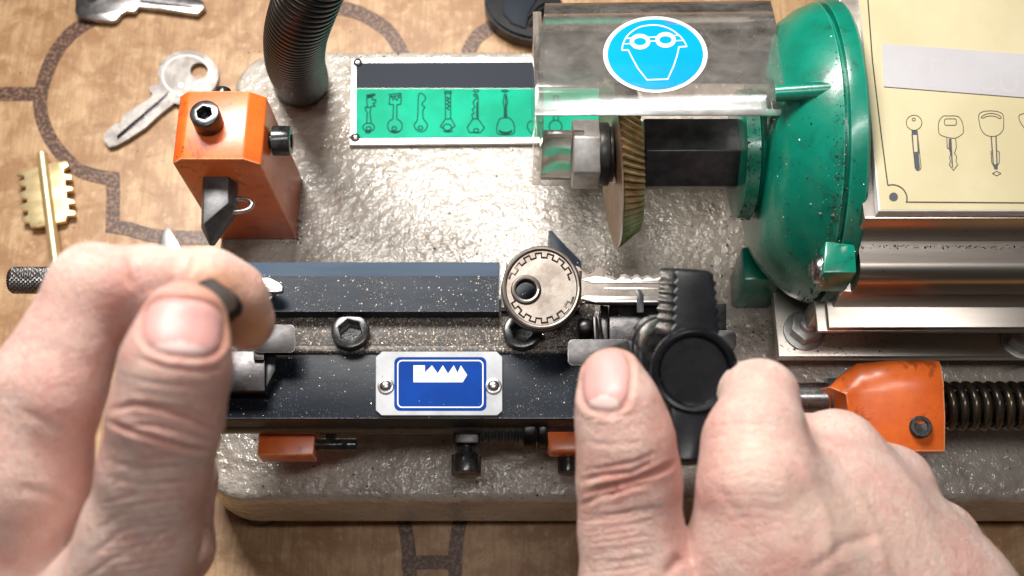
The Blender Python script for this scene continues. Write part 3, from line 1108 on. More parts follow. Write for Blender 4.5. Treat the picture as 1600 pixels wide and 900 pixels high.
# ---------------------------------------------------------------- carriage
ZR = 50.0
b = B()
yA, yB_, yC = Y(409, ZR - 2, 600), Y(431, ZR, 600), Y(487, ZR, 600)
xl0, xr0 = P(345, 440, ZR).x, P(780, 440, ZR).x
b.prism([Vector((xl0, y, z)) for y, z in ((yA, ZR - 2.2), (yB_, ZR), (yC, ZR), (yC, ZR - 5), (yC + 4, ZR - 6), (yA, ZR - 10))], (xr0 - xl0, 0, 0), .25)
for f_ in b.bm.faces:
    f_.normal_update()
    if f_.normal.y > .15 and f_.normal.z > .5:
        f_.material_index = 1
rail = part('clamp_rail', b, ['rail_steel', 'rail_edge_sheen'], ang=15)
b = B()
b.box((xr0 + .5, yC + 1.5, ZR - 10), (P(905, 450, ZR).x, yB_ - .8, ZR - 3.0), .3)
b.mi = 1
q0 = P(782, 412, ZR - 3)
b.box((xr0 + .4, q0.y - 14.0, ZR - 9), (xr0 + 2.4, q0.y, ZR - 2.6), .2)
put('rail_end', b, ['rail_steel', 'steel'], rail)
ZS = 45.0
b = B()
xr1 = P(1112, 600, 44).x
b.box((P(345, 520, ZS).x, Y(551, ZS, 600), ZS - 8), (P(930, 520, ZS).x, yC + 6, ZS), .3)
b.box((P(345, 520, ZS).x, Y(551, ZS, 600) + .3, ZS - .4), (P(930, 520, ZS).x, Y(541, ZS, 600), ZS + .25), .12)
part('carriage_ledge', b, 'rail_dusty')
b = B()
ZB = 44.2
b.box((P(340, 600, ZB).x, Y(654, ZB, 600), ZB - 9), (xr1, Y(551, ZB, 600) - .12, ZB), .35)
bar = part('carriage_bar', b, 'bar_steel')
for bx in (549, 816):
    b = B()
    c = P(bx, 522, ZS)
    b.socket(c + Vector((0, 0, -.3)), (0, 0, 1), 5.5, 3.6, hexr=3.3, depth=2.9)
    for i in range(26):
        b.box(*(lambda p_: (p_, p_ + Vector((.3, .3, .25))))(c + Vector((random.gauss(0, 1.2), random.gauss(-.8, 1.0), .42))))
    for i in range(9):
        a = 2 * PI * i / 9
        b.dome(c + Vector((4.45 * math.cos(a), 4.45 * math.sin(a), 2.55)), .45, .3, n=10)
    part('socket_bolt', b, 'black_shiny')
# badge plate
zb = ZB + 1.0
b = B()
oc = [(597, 549), (776, 549), (785, 558), (785, 642), (777, 649), (596, 649), (587, 641), (587, 558)]
b.prism(PP(oc, zb), .9, .15)
fb = flat(zb)
b.mi = 1
b.patch(rrect(616, 558, 760, 642, 9), fb, .06)
b.mi = 2
b.ribbon(rrect(621.5, 563.5, 754.5, 636.5, 7), 2.0, fb, True, .1)
b.patch([(646, 571), (664, 571), (664, 582), (675, 571), (684, 583.5), (692, 571), (700, 584), (709, 571), (715, 583), (720, 571), (730, 586), (723, 597.5), (646, 597.5)], fb, .11)
badge = part('badge_plate', b, ['badge_plate', 'badge_blue', 'white_ink'], smooth=False)
for rx in (603, 771):
    b = B()
    b.cyl(P(rx, 604, zb - .3), P(rx, 604, zb) + Vector((0, 0, .7)), 2.35, n=24, bev=.3)
    b.dome(P(rx, 604, zb) + Vector((0, 0, .7)), 1.7, 1.2)
    put('rivet', b, 'steel_bright', badge)

# under the bar: dark guide rod, orange stops, fittings
b = B()
b.cyl(P(342, 650, 32), P(1300, 628, 34) * 0 + Vector((P(1100, 650, 32).x, P(342, 650, 32).y, 32)), 5.2, bev=.4)
part('guide_rod', b, 'black_oxide')
b = B()
z_ = 27.0
b.box((P(403, 690, z_).x, Y(711, z_, 450), z_ - 8), (P(491, 690, z_).x, Y(640, z_, 450), z_), .5)
stop = part('stop_block', b, 'orange_paint')
b = B()
c = P(489, 695, z_ - 4)
b.cyl(c, c + Vector((13.0, 0, 0)), 1.9, bev=.2)
b.cyl(c + Vector((4, 3.5, 0)), c + Vector((6.5, 3.5, 0)), 2.6)
b.cyl(c + Vector((9.5, 0, -2.5)), c + Vector((9.5, 0, 2.8)), .9)
put('stop_pin', b, 'black_shiny', stop)
b = B()
z_ = 30.0
b.box((P(708, 680, z_).x, Y(693, z_, 728), z_ - 10), (P(750, 680, z_).x, Y(645, z_, 728), z_), .9)
lock = part('lock_fitting', b, 'steel_dark')
b = B()
c = P(729, 692, z_ - 4)
b.cyl(c, c - Vector((0, 5, 0)), 2.4)
b.cyl(c - Vector((0, 3.6, 0)), c - Vector((0, 9.8, 0)), 4.4, bev=.6)
put('thumb_screw', b, 'black_shiny', lock)
b = B()
z_ = 30
c0 = P(752, 668, z_)
c1 = P(855, 668, z_)
b.cyl(c0, c1, 3.6)
n = int((c1.x - c0.x) / 1.9)
for i in range(n):
    b.lathe(c0 + Vector((i * 1.9, 0, 0)), (1, 0, 0), [(0, 3.6), (.7, 4.6), (1.0, 4.6), (1.7, 3.6)], 28)
part('feed_screw', b, 'black_oxide')
b = B()
c = P(818, 672, 30)
b.cyl(c, c + Vector((3.6, 0, 0)), 6.0, bev=.4)
b.cyl(c + Vector((4.2, 0, 0)), c + Vector((6.8, 0, 0)), 6.0, bev=.4)
part('collar', b, 'steel_dark')
b = B()
z_ = 33.0
b.prism(PP([(853, 664), (985, 664), (985, 705), (858, 705)], z_), 7, .9)
b.box((P(856, 690, z_).x, Y(700, z_, 880), z_ - 8), (P(985, 690, z_).x, Y(640, z_, 880), z_ - .4), .6)
nb = part('nut_block', b, 'orange_paint')
b = B()
c = P(888, 722, 24)
b.cyl(c + Vector((0, 4, 0)), c - Vector((0, 3.5, 0)), 3.2, bev=.4)
put('clamp_bolt', b, 'black_shiny', nb)

# knurled handle at the left end of the rail
b = B()
zk = 44.0
p0, p1 = P(16, 438, zk), P(150, 438, zk)
L = p1.x - p0.x
NK, MK = 44, 110
rings = []
for i in range(MK + 1):
    x = L * i / MK
    ring = []
    for j in range(NK):
        a = 2 * PI * j / NK
        k1 = abs(((j / NK * 22 + x * .75) % 1) - .5) * 2
        k2 = abs(((j / NK * 22 - x * .75) % 1) - .5) * 2
        rr = 4.15 - .55 * (1 - min(k1, k2))
        if x < 1.0:
            rr -= (1.0 - x) * .8
        ring.append(Vector((p0.x + x, p0.y + rr * math.cos(a), p0.z + rr * math.sin(a))))
    rings.append(ring)
b.loft(rings)
b.cyl(Vector((p1.x - 1, p1.y, p1.z)), Vector((P(350, 438, zk).x + 6, p1.y, p1.z)), 3.0)
part('knurled_handle', b, 'steel', ang=25)

# left clamp (behind the fingers) and right clamp
b = B()
b.prism(PP(rrect(395, 507, 462, 551, 9), 53), 1.0, .2)
b.prism(PP([(396, 549), (412, 549), (412, 562), (396, 562)], 52.2), 7, .3)
tab1 = part('clamp_tab', b, 'steel_dull')
b = B()
b.prism(PP([(330, 548), (414, 548), (414, 611), (330, 611)], 51), 8, .35)
b.mi = 1
b.prism(PP([(415.5, 548), (430, 550), (430, 578), (415.5, 606)], 49), 5, .3)
part('clamp_jaw', b, ['steel_dark', 'black_oxide'])
b = B()
zj = 53.5
b.prism(PP([(952, 474), (1135, 474), (1135, 548), (952, 548)], zj), 9, .4)
b.prism(PP([(938, 476), (950.5, 478), (950.5, 548), (946, 548), (940, 510)], zj - .6), 9, .3)
b.prism(PP([(905, 500), (928, 500), (932, 545), (905, 545)], zj - 3), 6, 1.2)
b.prism(PP([(926, 492), (933, 494), (938, 520), (935, 545), (929, 545)], zj + 1), 8, .5)
b.cyl(P(903, 514, 51), P(925, 514, 51), 3.2, bev=1.2)
part('clamp_jaw', b, 'steel_dark')
b = B()
b.prism(PP(rrect(887, 530, 985, 571, 9), 56), 1.0, .2)
b.prism(PP(rrect(1090, 516, 1151, 546, 8), 56), 1.4, .3)
part('clamp_tab', b, 'steel_dull')
# dark feeler finger behind the key
b = B()
b.prism(PP([(857, 360), (862, 359), (884, 383), (909, 408), (909, 420), (880, 440), (858, 430)], 47), 5, .35)
part('gauge_finger', b, 'rail_steel')

# clamp knob held by the right hand
A, T = P(1020, 530, 64), P(1085, 580, 119)
dk = (T - A).normalized()
b = B()
b.lathe(A, dk, [(0, 6.2), (6, 6.4), (6.2, 7.4), (13, 7.6), (13.2, 6.6), (20, 6.6), (20.2, 8.0), (33, 8.3), (34, 7.8)], 40)
knob_stem = None
kd = (CAM - T).normalized() * .72 + dk * .28
kd.normalize()
b2 = B()
b2.lathe(T - kd * 8, kd, [(0, 7.6), (1, 9.2), (5.5, 9.9), (7.6, 9.9), (8.6, 9.5), (9.1, 8.9), (8.9, 8.2), (8.2, 7.8), (7.0, 7.6), (6.8, 7.4), (6.8, .1)], 64)


def wing(pts_t, pts_b, zt_, zb_):
    b2.loft([PP(pts_t, zt_), PP(pts_b, zb_)], 1.0, 3)


sl = [(1052, 426), (1058, 421), (1108, 423), (1117, 430)]
right = []
for i in range(6):
    y = 436 + i * 14
    right += [(1114 + i * 1.2, y), (1121 + i * 1.2, y + 7)]
left = []
for i in range(6)[::-1]:
    y = 436 + i * 14
    left += [(1050 - i * .6, y + 7), (1057 - i * .6, y)]
out_t = sl + right + [(1121, 525), (1047, 525)] + left
out_b = [(x - 24 - (0 if y > 430 else 0), y - 3) for x, y in out_t]
wing(out_t, out_b, 119.5, 104)
lw = [(1044, 628), (1118, 626), (1112, 668), (1098, 722), (1058, 722), (1050, 672)]
wing(lw, [(x - 6, y + 6) for x, y in lw], 116, 104)
knob = part('clamp_knob', b2, 'black_plastic', ang=40)
put('knob_stem', b, 'black_shiny', knob)

# right side: shaft, orange bearing block, spring
b = B()
zq = 30.0
c = P(1225, 622, zq)
yq = c.y
pos = lambda px: Vector((P(px, 622, zq).x, yq, zq))
b.cyl(pos(1100), pos(1295), 4.6)
part('carriage_shaft', b, 'steel')
b = B()
b.cyl(pos(1292), pos(1317), 5.9, bev=.3)
b.cyl(pos(1317), pos(1332), 7.0, bev=.5)
part('shaft_collar', b, 'black_oxide')
# bearing block: cross-sections along x
secs = []
for (pxs, p_b, p_f, zt2) in ((1326, 572, 694, 40.6), (1328, 570, 696, 41.8), (1333, 567, 698, 42.4), (1350, 561, 703, 43.6), (1400, 556.5, 705, 45.0), (1440, 555.5, 705, 45.2), (1472, 556, 705, 45.0), (1478, 557, 705, 44.6)):
    xx = P(pxs, 625, zt2).x
    yb_, yf_ = P(pxs, p_b, zt2).y, P(pxs, p_f, zt2 - 6.5).y
    ring = []
    for yy, zz in ((yb_, 4), (yb_, zt2 - 4), (yb_ - .9, zt2 - 1.5), (yb_ - 3, zt2 - .1), (yb_ - 8, zt2), (yb_ * .6 + yf_ * .4, zt2 - .8), (yb_ * .35 + yf_ * .65, zt2 - 2.4), (yf_ + 1.5, zt2 - 5.8), (yf_, zt2 - 6.6), (yf_ + .4, zt2 - 10), (yf_ + 7, 4)):
        sk = max(0, min(1, (yy - (yb_ * .45 + yf_ * .55)) / ((yb_ - yf_) * .55))) ** 2.0 if pxs < 1345 else 0
        ring.append(Vector((xx - sk * 8.2 * (1 - (pxs - 1326) / 20), yy - (sk * 4.5 if zz > 20 else 0), zz - (sk * 7 if zz > 20 else 0))))
    secs.append(ring)
b = B()
b.loft(secs)
bear = part('bearing_block', b, 'orange_paint', ang=50)
b = B()
c = P(1438, 667, 41.6)
nrm = Vector((0, -.12, .99))
b.lathe(c - nrm * 2, nrm, [(0, 3.2), (2.6, 3.2), (3.0, 2.9), (3.0, 2.0), (2.2, 1.9), (2.15, .05)], 32)
put('set_screw', b, 'black_shiny', bear)
b = B()
c = P(1440, 700, 20)
b.cyl(Vector((c.x, c.y + 2, .2)), Vector((c.x, c.y + 2, 14)), 4.6)
put('support_post', b, 'steel', bear)
b = B()
x_0, x_1 = P(1474, 636, zq).x, P(1720, 636, zq).x
ys = P(1500, 634, zq).y
b.cyl((x_0 - 4, ys, zq), (x_1, ys, zq), 3.6)
pitch = 3.35
pts = []
nt = int((x_1 - x_0) / pitch)
for i in range(nt * 24):
    a = 2 * PI * i / 24
    pts.append(Vector((x_0 + pitch * i / 24, ys + 6.1 * math.cos(a), zq + 6.1 * math.sin(a))))
b.tube(pts, 1.25, 10)
part('spring', b, 'spring_steel', ang=60)

# ------------------------------------------------------------------- keys
GK = 'keys lying loose on the bench'


def thing_key(name, loc, label, group=GK):
    return empty(name, loc, label, 'key', group)


# steel cylinder key
zt = TZ + 2.6
e = thing_key('steel_key', P(250, 150, TZ), 'worn silver cylinder key with round drilled bow, lying beside the orange block')
b = B()
th = math.radians(0)
bow = arc(293, 117, 47, 39, 150, -195, 40)
outl = [(250, 103), (262, 90)] + arc(293, 118, 48, 39, 205, 360, 24) + arc(293, 118, 48, 39, 0, 88, 12) + [(281, 163), (272, 161), (250, 178), (226, 200), (200, 217), (182, 227), (170, 230), (162, 219), (163, 208), (172, 200), (179, 194), (189, 192), (193, 180), (206, 171), (222, 161), (236, 152), (238, 146), (233, 141), (234, 135), (247, 132), (249, 124), (246, 114)]
plate_with_hole(b, outl, arc(311, 110, 14, 12.5, 0, 352, 22), zt, 2.2, .3)
put('bow_and_blade', b, 'key_steel', e)
b = B()
b.prism(PP([(182, 212), (258, 148), (264, 141), (262, 150), (250, 164), (184, 219)], zt + .02), .5, .1)
put('groove', b, 'steel_dark', e)
b = B()
b.ribbon(arc(292, 118, 38, 31, 0, 350, 30), 3, flat(zt), True, .1)
b.ribbon(arc(283, 133, 3.5, 3, 0, 350, 10), 2, flat(zt), True, .12)
b.ribbon(arc(313, 134, 9, 7, 0, 350, 14), 3, flat(zt), True, .12)
put('bow_relief', b, 'steel_bright', e, smooth=False)
# top-left key
e = thing_key('steel_key', P(200, 5, TZ), 'silver key with squared bow and dark mark, cut off by the top edge')
b = B()
b.prism(PP([(118, -60), (117, 18), (122, 27), (150, 31), (172, 33), (181, 31), (189, 21), (196, 17), (210, 18), (216, 10), (250, 14), (285, 19), (308, 22), (320, 11), (318, 2), (308, -4), (260, -14), (215, -20), (205, -40), (190, -62)], zt + 1.0), 2.4, .5)
put('bow_and_blade', b, 'steel', e)
b = B()
b.prism(PP([(218, 4), (300, 13), (302, 10), (219, 0)], zt + 1.05), .4)
put('groove', b, 'steel_dark', e)
b = B()
b.patch(smoothpoly([(136, 2), (140, -10), (152, -6), (150, 2), (143, 4)], 3), flat(zt + 1.0), .08)
put('stamped_mark', b, 'plate_dark', e, smooth=False)
# brass double-bit key
e = thing_key('brass_key', P(70, 320, TZ), 'brass double bitted key with comb teeth on both sides')
b = B()
zz = TZ + 4
tl = [(52, 262), (72, 256), (90, 253), (104, 251), (107, 259), (99, 264), (99, 271), (111, 272), (112, 280), (101, 281), (102, 290), (113, 291), (114, 297), (103, 299), (104, 309), (114, 311), (117, 317), (106, 319), (107, 327), (117, 329), (117, 336), (104, 337), (102, 345), (84, 349), (60, 354), (47, 354), (45, 347), (35, 347), (33, 340), (43, 336), (44, 329), (33, 328), (31, 320), (42, 316), (42, 310), (31, 309), (29, 301), (40, 297), (40, 291), (28, 289), (27, 283), (38, 280), (37, 274), (25, 273), (26, 268)]
b.prism(PP(tl, zz), 2.2, .25)
put('bit', b, 'brass', e)
b = B()
b.tube([P(65, 238, zz), P(66, 241, zz), P(70, 275, zz), P(77, 330, zz), P(86, 400, zz), P(96, 480, zz)], [1.3, 2.0, 2.05, 2.05, 2.05, 2.05], 20)
put('stem', b, 'brass', e)
# pointed blade under the left hand
e = thing_key('flat_key', P(265, 380, TZ), 'bright silver triangular key tip poking out above the left hand')
b = B()
b.prism(PP([(262, 351), (279, 381), (300, 430), (262, 440), (247, 385), (252, 366)], TZ + 5), 1.8, .3)
put('blade', b, 'steel_bright', e)
b = B()
b.prism(PP(arc(276, 480, 44, 46, 0, 345, 24), TZ + 5), 1.8, .3)
put('bow', b, 'steel_bright', e)
# black plastic key head
e = thing_key('black_key', P(805, 20, TZ), 'black plastic headed key with a slot, half under the clear guard')
b = B()
outl = smoothpoly([(757, -10), (759, 12), (770, 33), (792, 49), (815, 58), (840, 61), (862, 50), (880, 25), (876, -5), (850, -40), (800, -55), (765, -40)], 5)
hole = smoothpoly([(826, 37), (842, 42), (852, 34), (862, 18), (856, 8), (843, 14)], 4)
plate_with_hole(b, outl, hole, TZ + 8, 7, 1.4)
put('key_head', b, 'black_plastic', e)
b = B()
b.prism(PP([(787, -5), (805, -20), (842, -8), (826, 20), (822, 44), (800, 36), (786, 20)], TZ + 8.8), 1, .4)
put('grip_pad', b, 'plate_dark', e)
b = B()
b.prism(PP([(800, -50), (830, -60), (700, -200), (680, -190)], TZ + 5), 2.5, .4)
put('blade', b, 'steel', e)

# clamped key (nickel, round head)
zk = 58.0
e = empty('clamped_key', P(845, 450, 52), 'round nickel headed key clamped with its blade under the black knob', 'key')
b = B()
outl = arc(846, 450, 62.5, 66, 30, 327, 56) + [(905, 416), (911, 423), (918, 428), (927, 425), (931, 419), (937, 415), (945, 419), (945, 429), (958, 431), (964, 437), (971, 428), (980, 427), (986, 434), (994, 426), (1004, 434), (1011, 427), (1020, 432), (1028, 428), (1045, 433), (1060, 430), (1060, 473), (1005, 473), (940, 473), (912, 470), (905, 478)]
plate_with_hole(b, outl, arc(822, 453, 16, 15.5, 0, 352, 24), zk, 2.4, .45)
head = put('bow_and_blade', b, 'nickel', e)
b = B()
fk = flat(zk)


def torus_px(cx, cy, rx, ry, z, r, n=64, m=10, a0=0, a1=360, cl=True):
    pts = [P(x, y, z) for x, y in arc(cx, cy, rx, ry, a0, a1, n)]
    b.tube(pts, r, m)


torus_px(846, 450, 58.5, 62, zk, .75)
torus_px(822, 453, 19.5, 19, zk, .8, 40)
put('bow_rim', b, 'nickel', e)
b = B()
pts = []
for s0, s1 in ((195, 345), (15, 165)):
    pts = []
    n = 7
    for i in range(n):
        a = s0 + (s1 - s0) * i / n
        st_ = (s1 - s0) / n
        for aa, rr in ((a, 52), (a + st_ * .5, 52), (a + st_ * .5, 45.5), (a + st_, 45.5)):
            pts.append((846 + rr * math.cos(math.radians(aa)), 450 + rr * 1.05 * math.sin(math.radians(aa))))
    b.tube([P(x, y, zk + .0) for x, y in pts], .32, 6)
b.tube([P(907, 424, zk), P(905, 450, zk), P(907, 474, zk)], .5, 6)
put('bow_relief', b, 'nickel', e)
b = B()
b.prism(PP([(910, 437), (930, 431), (948, 433), (962, 438.5), (972, 432.5), (980, 432), (987, 437.5), (995, 431.5), (1004, 437.5), (1012, 432), (1022, 435.5), (1030, 433), (1060, 435), (1060, 442), (925, 442)], zk + .25), .5, .12)
b.prism(PP([(906, 466), (915, 462), (950, 462.5), (1060, 462), (1060, 472), (930, 472)], zk + .25), .5, .12)
b.prism(PP([(945, 449), (1060, 449), (1060, 452), (945, 452)], zk + .2), .4, .1)
put('blade_ridges', b, 'steel_bright', e)
b = B()
b.prism(PP([(992, 452), (1000, 452), (1006, 460), (1006, 488), (995, 488), (995, 462)], zk + .45), 1, .15)
put('blade_notch', b, 'black_oxide', e)

# template key tip in the left clamp
e = empty('template_key', P(400, 450, 52), 'short bright blade tip of a key held in the left clamp by the fingertip', 'key')
b = B()
b.prism(PP([(330, 436), (420, 433), (436, 441), (443, 448), (441, 455), (432, 456), (330, 458)], 56), 2.2, .4)
b.prism(PP([(330, 459), (430, 458), (422, 468), (405, 472), (330, 474)], 53), 2, .4)
put('blade', b, 'steel_bright', e)
b = B()
b.prism(PP([(330, 443), (425, 442), (428, 445), (330, 447)], 56.1), .4, .1)
put('groove', b, 'cutter_face', e)

# dark tab pinched by the left hand
b = B()
b.prism(PP([(312, 437), (330, 431), (368, 457), (375, 466), (371, 482), (362, 487), (330, 520), (285, 520), (280, 470)], 163), 4.5, .8)
tag(put('metal_tab', b, 'tab_brown'), 'dark brown flat tab pinched between thumb and forefinger of the left hand', 'tab')

# -------------------------------------------------------------- filings


def chips(name, spots, mats, label, size, clump=False):
    t = bmesh.new()
    for p in spots:
        if clump and random.random() > .5 + 1.9 * mnoise.noise(Vector(p) * .13) + .9 * mnoise.noise(Vector(p) * .4):
            continue
        s_ = random.uniform(*size) * (2.2 if random.random() < .06 else 1)
        rot = Matrix.Rotation(random.uniform(0, 6.28), 3, Vector((random.gauss(0, 1), random.gauss(0, 1), random.gauss(0, 1))).normalized())
        vs = [t.verts.new(Vector(p) + rot @ (Vector(q) * s_)) for q in ((1, 0, -.3), (-.6, .7, -.3), (-.5, -.8, -.2), (0, 0, .5))]
        for q in ((0, 1, 2), (0, 3, 1), (1, 3, 2), (2, 3, 0)):
            t.faces.new([vs[i] for i in q])
    b = B()
    b.take(t)
    o = put(name, b, mats, smooth=False)
    return tag(o, label, 'metal filings', kind='stuff')


sp = []


def spray(n, cx, cy, sx_, sy_, z, dz=.15):
    for _ in range(n):
        sp.append(P(random.gauss(cx, sx_), random.gauss(cy, sy_), z + dz))


def along(n, pts, s_, z):
    for _ in range(n):
        i = random.randrange(len(pts) - 1)
        k_ = random.random()
        a, c = pts[i], pts[i + 1]
        sp.append(P(a[0] + (c[0] - a[0]) * k_ + random.gauss(0, s_), a[1] + (c[1] - a[1]) * k_ + random.gauss(0, s_), z + .2))


along(150, [(468, 285), (469, 330), (466, 374)], 3.0, 0)
along(60, [(350, 378), (466, 378)], 3, 0)
along(170, [(432, 150), (455, 172), (490, 168), (514, 145), (518, 125)], 4, 0)
along(70, [(690, 232), (760, 231), (830, 229)], 3, 0)
for _ in range(520):
    sp.append(P(random.uniform(520, 1150), random.uniform(240, 408), .15))
for _ in range(420):
    sp.append(P(random.uniform(350, 905), random.uniform(668, 778), .15))
spray(240, 1170, 500, 22, 50, 0)
spray(130, 1125, 400, 30, 50, 0)
spray(200, 1290, 540, 45, 14, 14)
spray(90, 1330, 510, 90, 25, 14)
along(120, [(1340, 385), (1600, 386)], 1.6, 70)
for _ in range(160):
    sp.append(P(random.uniform(375, 1000), random.uniform(80, 90), .15))
for _ in range(90):
    sp.append(P(random.uniform(525, 830), random.uniform(96, 225), 2.1 if 0 else .15))
for _ in range(150):
    sp.append(P(random.uniform(0, 560), random.uniform(0, 380), TZ + .3))
BELL = [(6.1, 28), (7.0, 31.5), (9.5, 35.4), (13, 39.2), (17.5, 42.8), (21.5, 44.6), (25, 45.6), (28, 45.6)]


def bell_spots(n, t0, t1):
    o = []
    for _ in range(n):
        tt = random.uniform(t0, t1)
        for (ta, ra), (tb, rb) in zip(BELL, BELL[1:]):
            if ta <= tt <= tb:
                rr_ = ra + (rb - ra) * (tt - ta) / (tb - ta)
        th = math.radians(random.triangular(-20, 150, 60))     # from straight up towards the operator
        o.append(Vector((XB + tt, SY - (rr_ + .1) * math.sin(th), SZ + (rr_ + .1) * math.cos(th))))
    return o


sp += bell_spots(260, 6.2, 28) + bell_spots(420, 19.5, 22.5)
for _ in range(260):
    th = math.radians(random.uniform(-40, 120))
    sp.append(Vector((XB + random.uniform(.8, 5), SY - 19.7 * math.sin(th), SZ + 19.7 * math.cos(th))))
chips('dark_filings', sp, 'chip_dark', 'dark metal filings scattered over the grey base and around the blocks', (.10, .34))
sp = []
for _ in range(9000):
    sp.append(P(random.uniform(420, 905), random.gauss(520, 18), ZS + .15))
for _ in range(5200):
    sp.append(P(random.uniform(365, 780), random.uniform(432, 487), ZR + .1))
for (ya_, yb3) in ((489, 2.2), (546, 2.5)):
    for _ in range(1100):
        sp.append(P(random.uniform(400, 900), random.gauss(ya_, yb3), ZS + .3))
for _ in range(130):
    a_ = math.radians(random.gauss(95, 34))
    sp.append(T + kd * .1 + (Vector((1, 0, 0)) * math.cos(a_) - UPV * math.sin(a_)) * random.uniform(7.0, 8.6) + kd * .2)
spray(1500, 430, 455, 22, 16, ZR)
for _ in range(4200):
    x_ = random.uniform(400, 905)
    y_ = random.uniform(552, 654)
    if not 586 < x_ < 786:
        sp.append(P(x_, y_, ZB + .1))
spray(900, 985, 510, 25, 18, 53.6)
spray(700, 560, 640, 60, 20, ZB) if 0 else None
spray(120, 1315, 376, 14, 3, 75)
along(120, [(1290, 377), (1318, 378)], 2, 75)
along(60, [(1318, 388), (1338, 389)], 1.5, 75)
sp += bell_spots(420, 6.2, 28) + bell_spots(160, 19.5, 22.5)
chips('bright_filings', sp, 'chip_brass', 'fine bright brass and steel filings dusting the black carriage', (.04, .115), True)

# ------------------------------------------------------------------ hands


def proj(v):
    d = v - np.array(CAM)
    dep = d @ np.array(FWD)
    return np.stack([800 + FPX * d[:, 0] / dep, 450 - FPX * (d @ np.array(UPV)) / dep], 1)


def node(px, py, z, rpx):
    p = P(px, py, z)
    return np.array(p), rpx / SC(p)


def smin(a, c, k):
    h = np.clip(.5 + .5 * (c - a) / k, 0, 1)
    return c + (a - c) * h - k * h * (1 - h)


def sdf_chain(pts, nodes, k=2.5):
    dd = None
    for (a, ra), (c, rc) in zip(nodes, nodes[1:]):
        ab = c - a
        t = np.clip(((pts - a) @ ab) / (ab @ ab), 0, 1)
        q = np.linalg.norm(pts - a - t[..., None] * ab, axis=-1) - (ra + (rc - ra) * t)
        dd = q if dd is None else smin(dd, q, k)
    return dd


def surface_nets(v, org, h):
    nx, ny, nz = v.shape
    ins = v < 0
    cells = np.zeros((nx - 1, ny - 1, nz - 1), np.int8)
    for i in (0, 1):
        for j in (0, 1):
            for k in (0, 1):
                cells += ins[i:nx - 1 + i, j:ny - 1 + j, k:nz - 1 + k]
    act = (cells > 0) & (cells < 8)
    idx = np.argwhere(act)
    num = np.full(act.shape, -1, np.int64)
    num[act] = np.arange(len(idx))
    acc = np.zeros((len(idx), 3))
    cnt = np.zeros(len(idx))
    for a in range(3):
        o1, o2 = [x for x in range(3) if x != a]
        for p in (0, 1):
            for q in (0, 1):
                c0 = idx.copy()
                c0[:, o1] += p
                c0[:, o2] += q
                c1 = c0.copy()
                c1[:, a] += 1
                v0, v1 = v[tuple(c0.T)], v[tuple(c1.T)]
                cr = (v0 < 0) != (v1 < 0)
                t = np.where(cr, v0 / np.where(cr, v0 - v1, 1), 0)
                pt = c0.astype(float)
                pt[:, a] += t
                acc[cr] += pt[cr]
                cnt[cr] += 1
    verts = acc / cnt[:, None] * h + org
    faces = []
    for a in range(3):
        o1, o2 = (a + 1) % 3, (a + 2) % 3
        sl0 = [slice(None)] * 3
        sl1 = [slice(None)] * 3
        sl0[a], sl1[a] = slice(0, -1), slice(1, None)
        s0, s1 = ins[tuple(sl0)], ins[tuple(sl1)]
        e_ = np.argwhere(s0 != s1)
        e_ = e_[(e_[:, o1] > 0) & (e_[:, o2] > 0) & (e_[:, o1] < v.shape[o1] - 1) & (e_[:, o2] < v.shape[o2] - 1)]
        flip = s0[tuple(e_.T)]
        q = []
        for p1_, p2_ in ((-1, -1), (0, -1), (0, 0), (-1, 0)):
            c = e_.copy()
            c[:, o1] += p1_
            c[:, o2] += p2_
            q.append(num[tuple(c.T)])
        q = np.stack(q, 1)
        q[~flip] = q[~flip][:, ::-1]
        faces.append(q)
    return verts, np.concatenate(faces)


def segdist(p, line):
    best = np.full(len(p), 1e9)
    tt = np.zeros(len(p))
    n = len(line) - 1
    for i in range(n):
        a, c = np.array(line[i], float), np.array(line[i + 1], float)
        ab = c - a
        t = np.clip(((p - a) @ ab) / (ab @ ab), 0, 1)
        d_ = np.linalg.norm(p - a - t[:, None] * ab, axis=1)
        m_ = d_ < best
        best[m_] = d_[m_]
        tt[m_] = (i + t[m_]) / n
    return best, tt


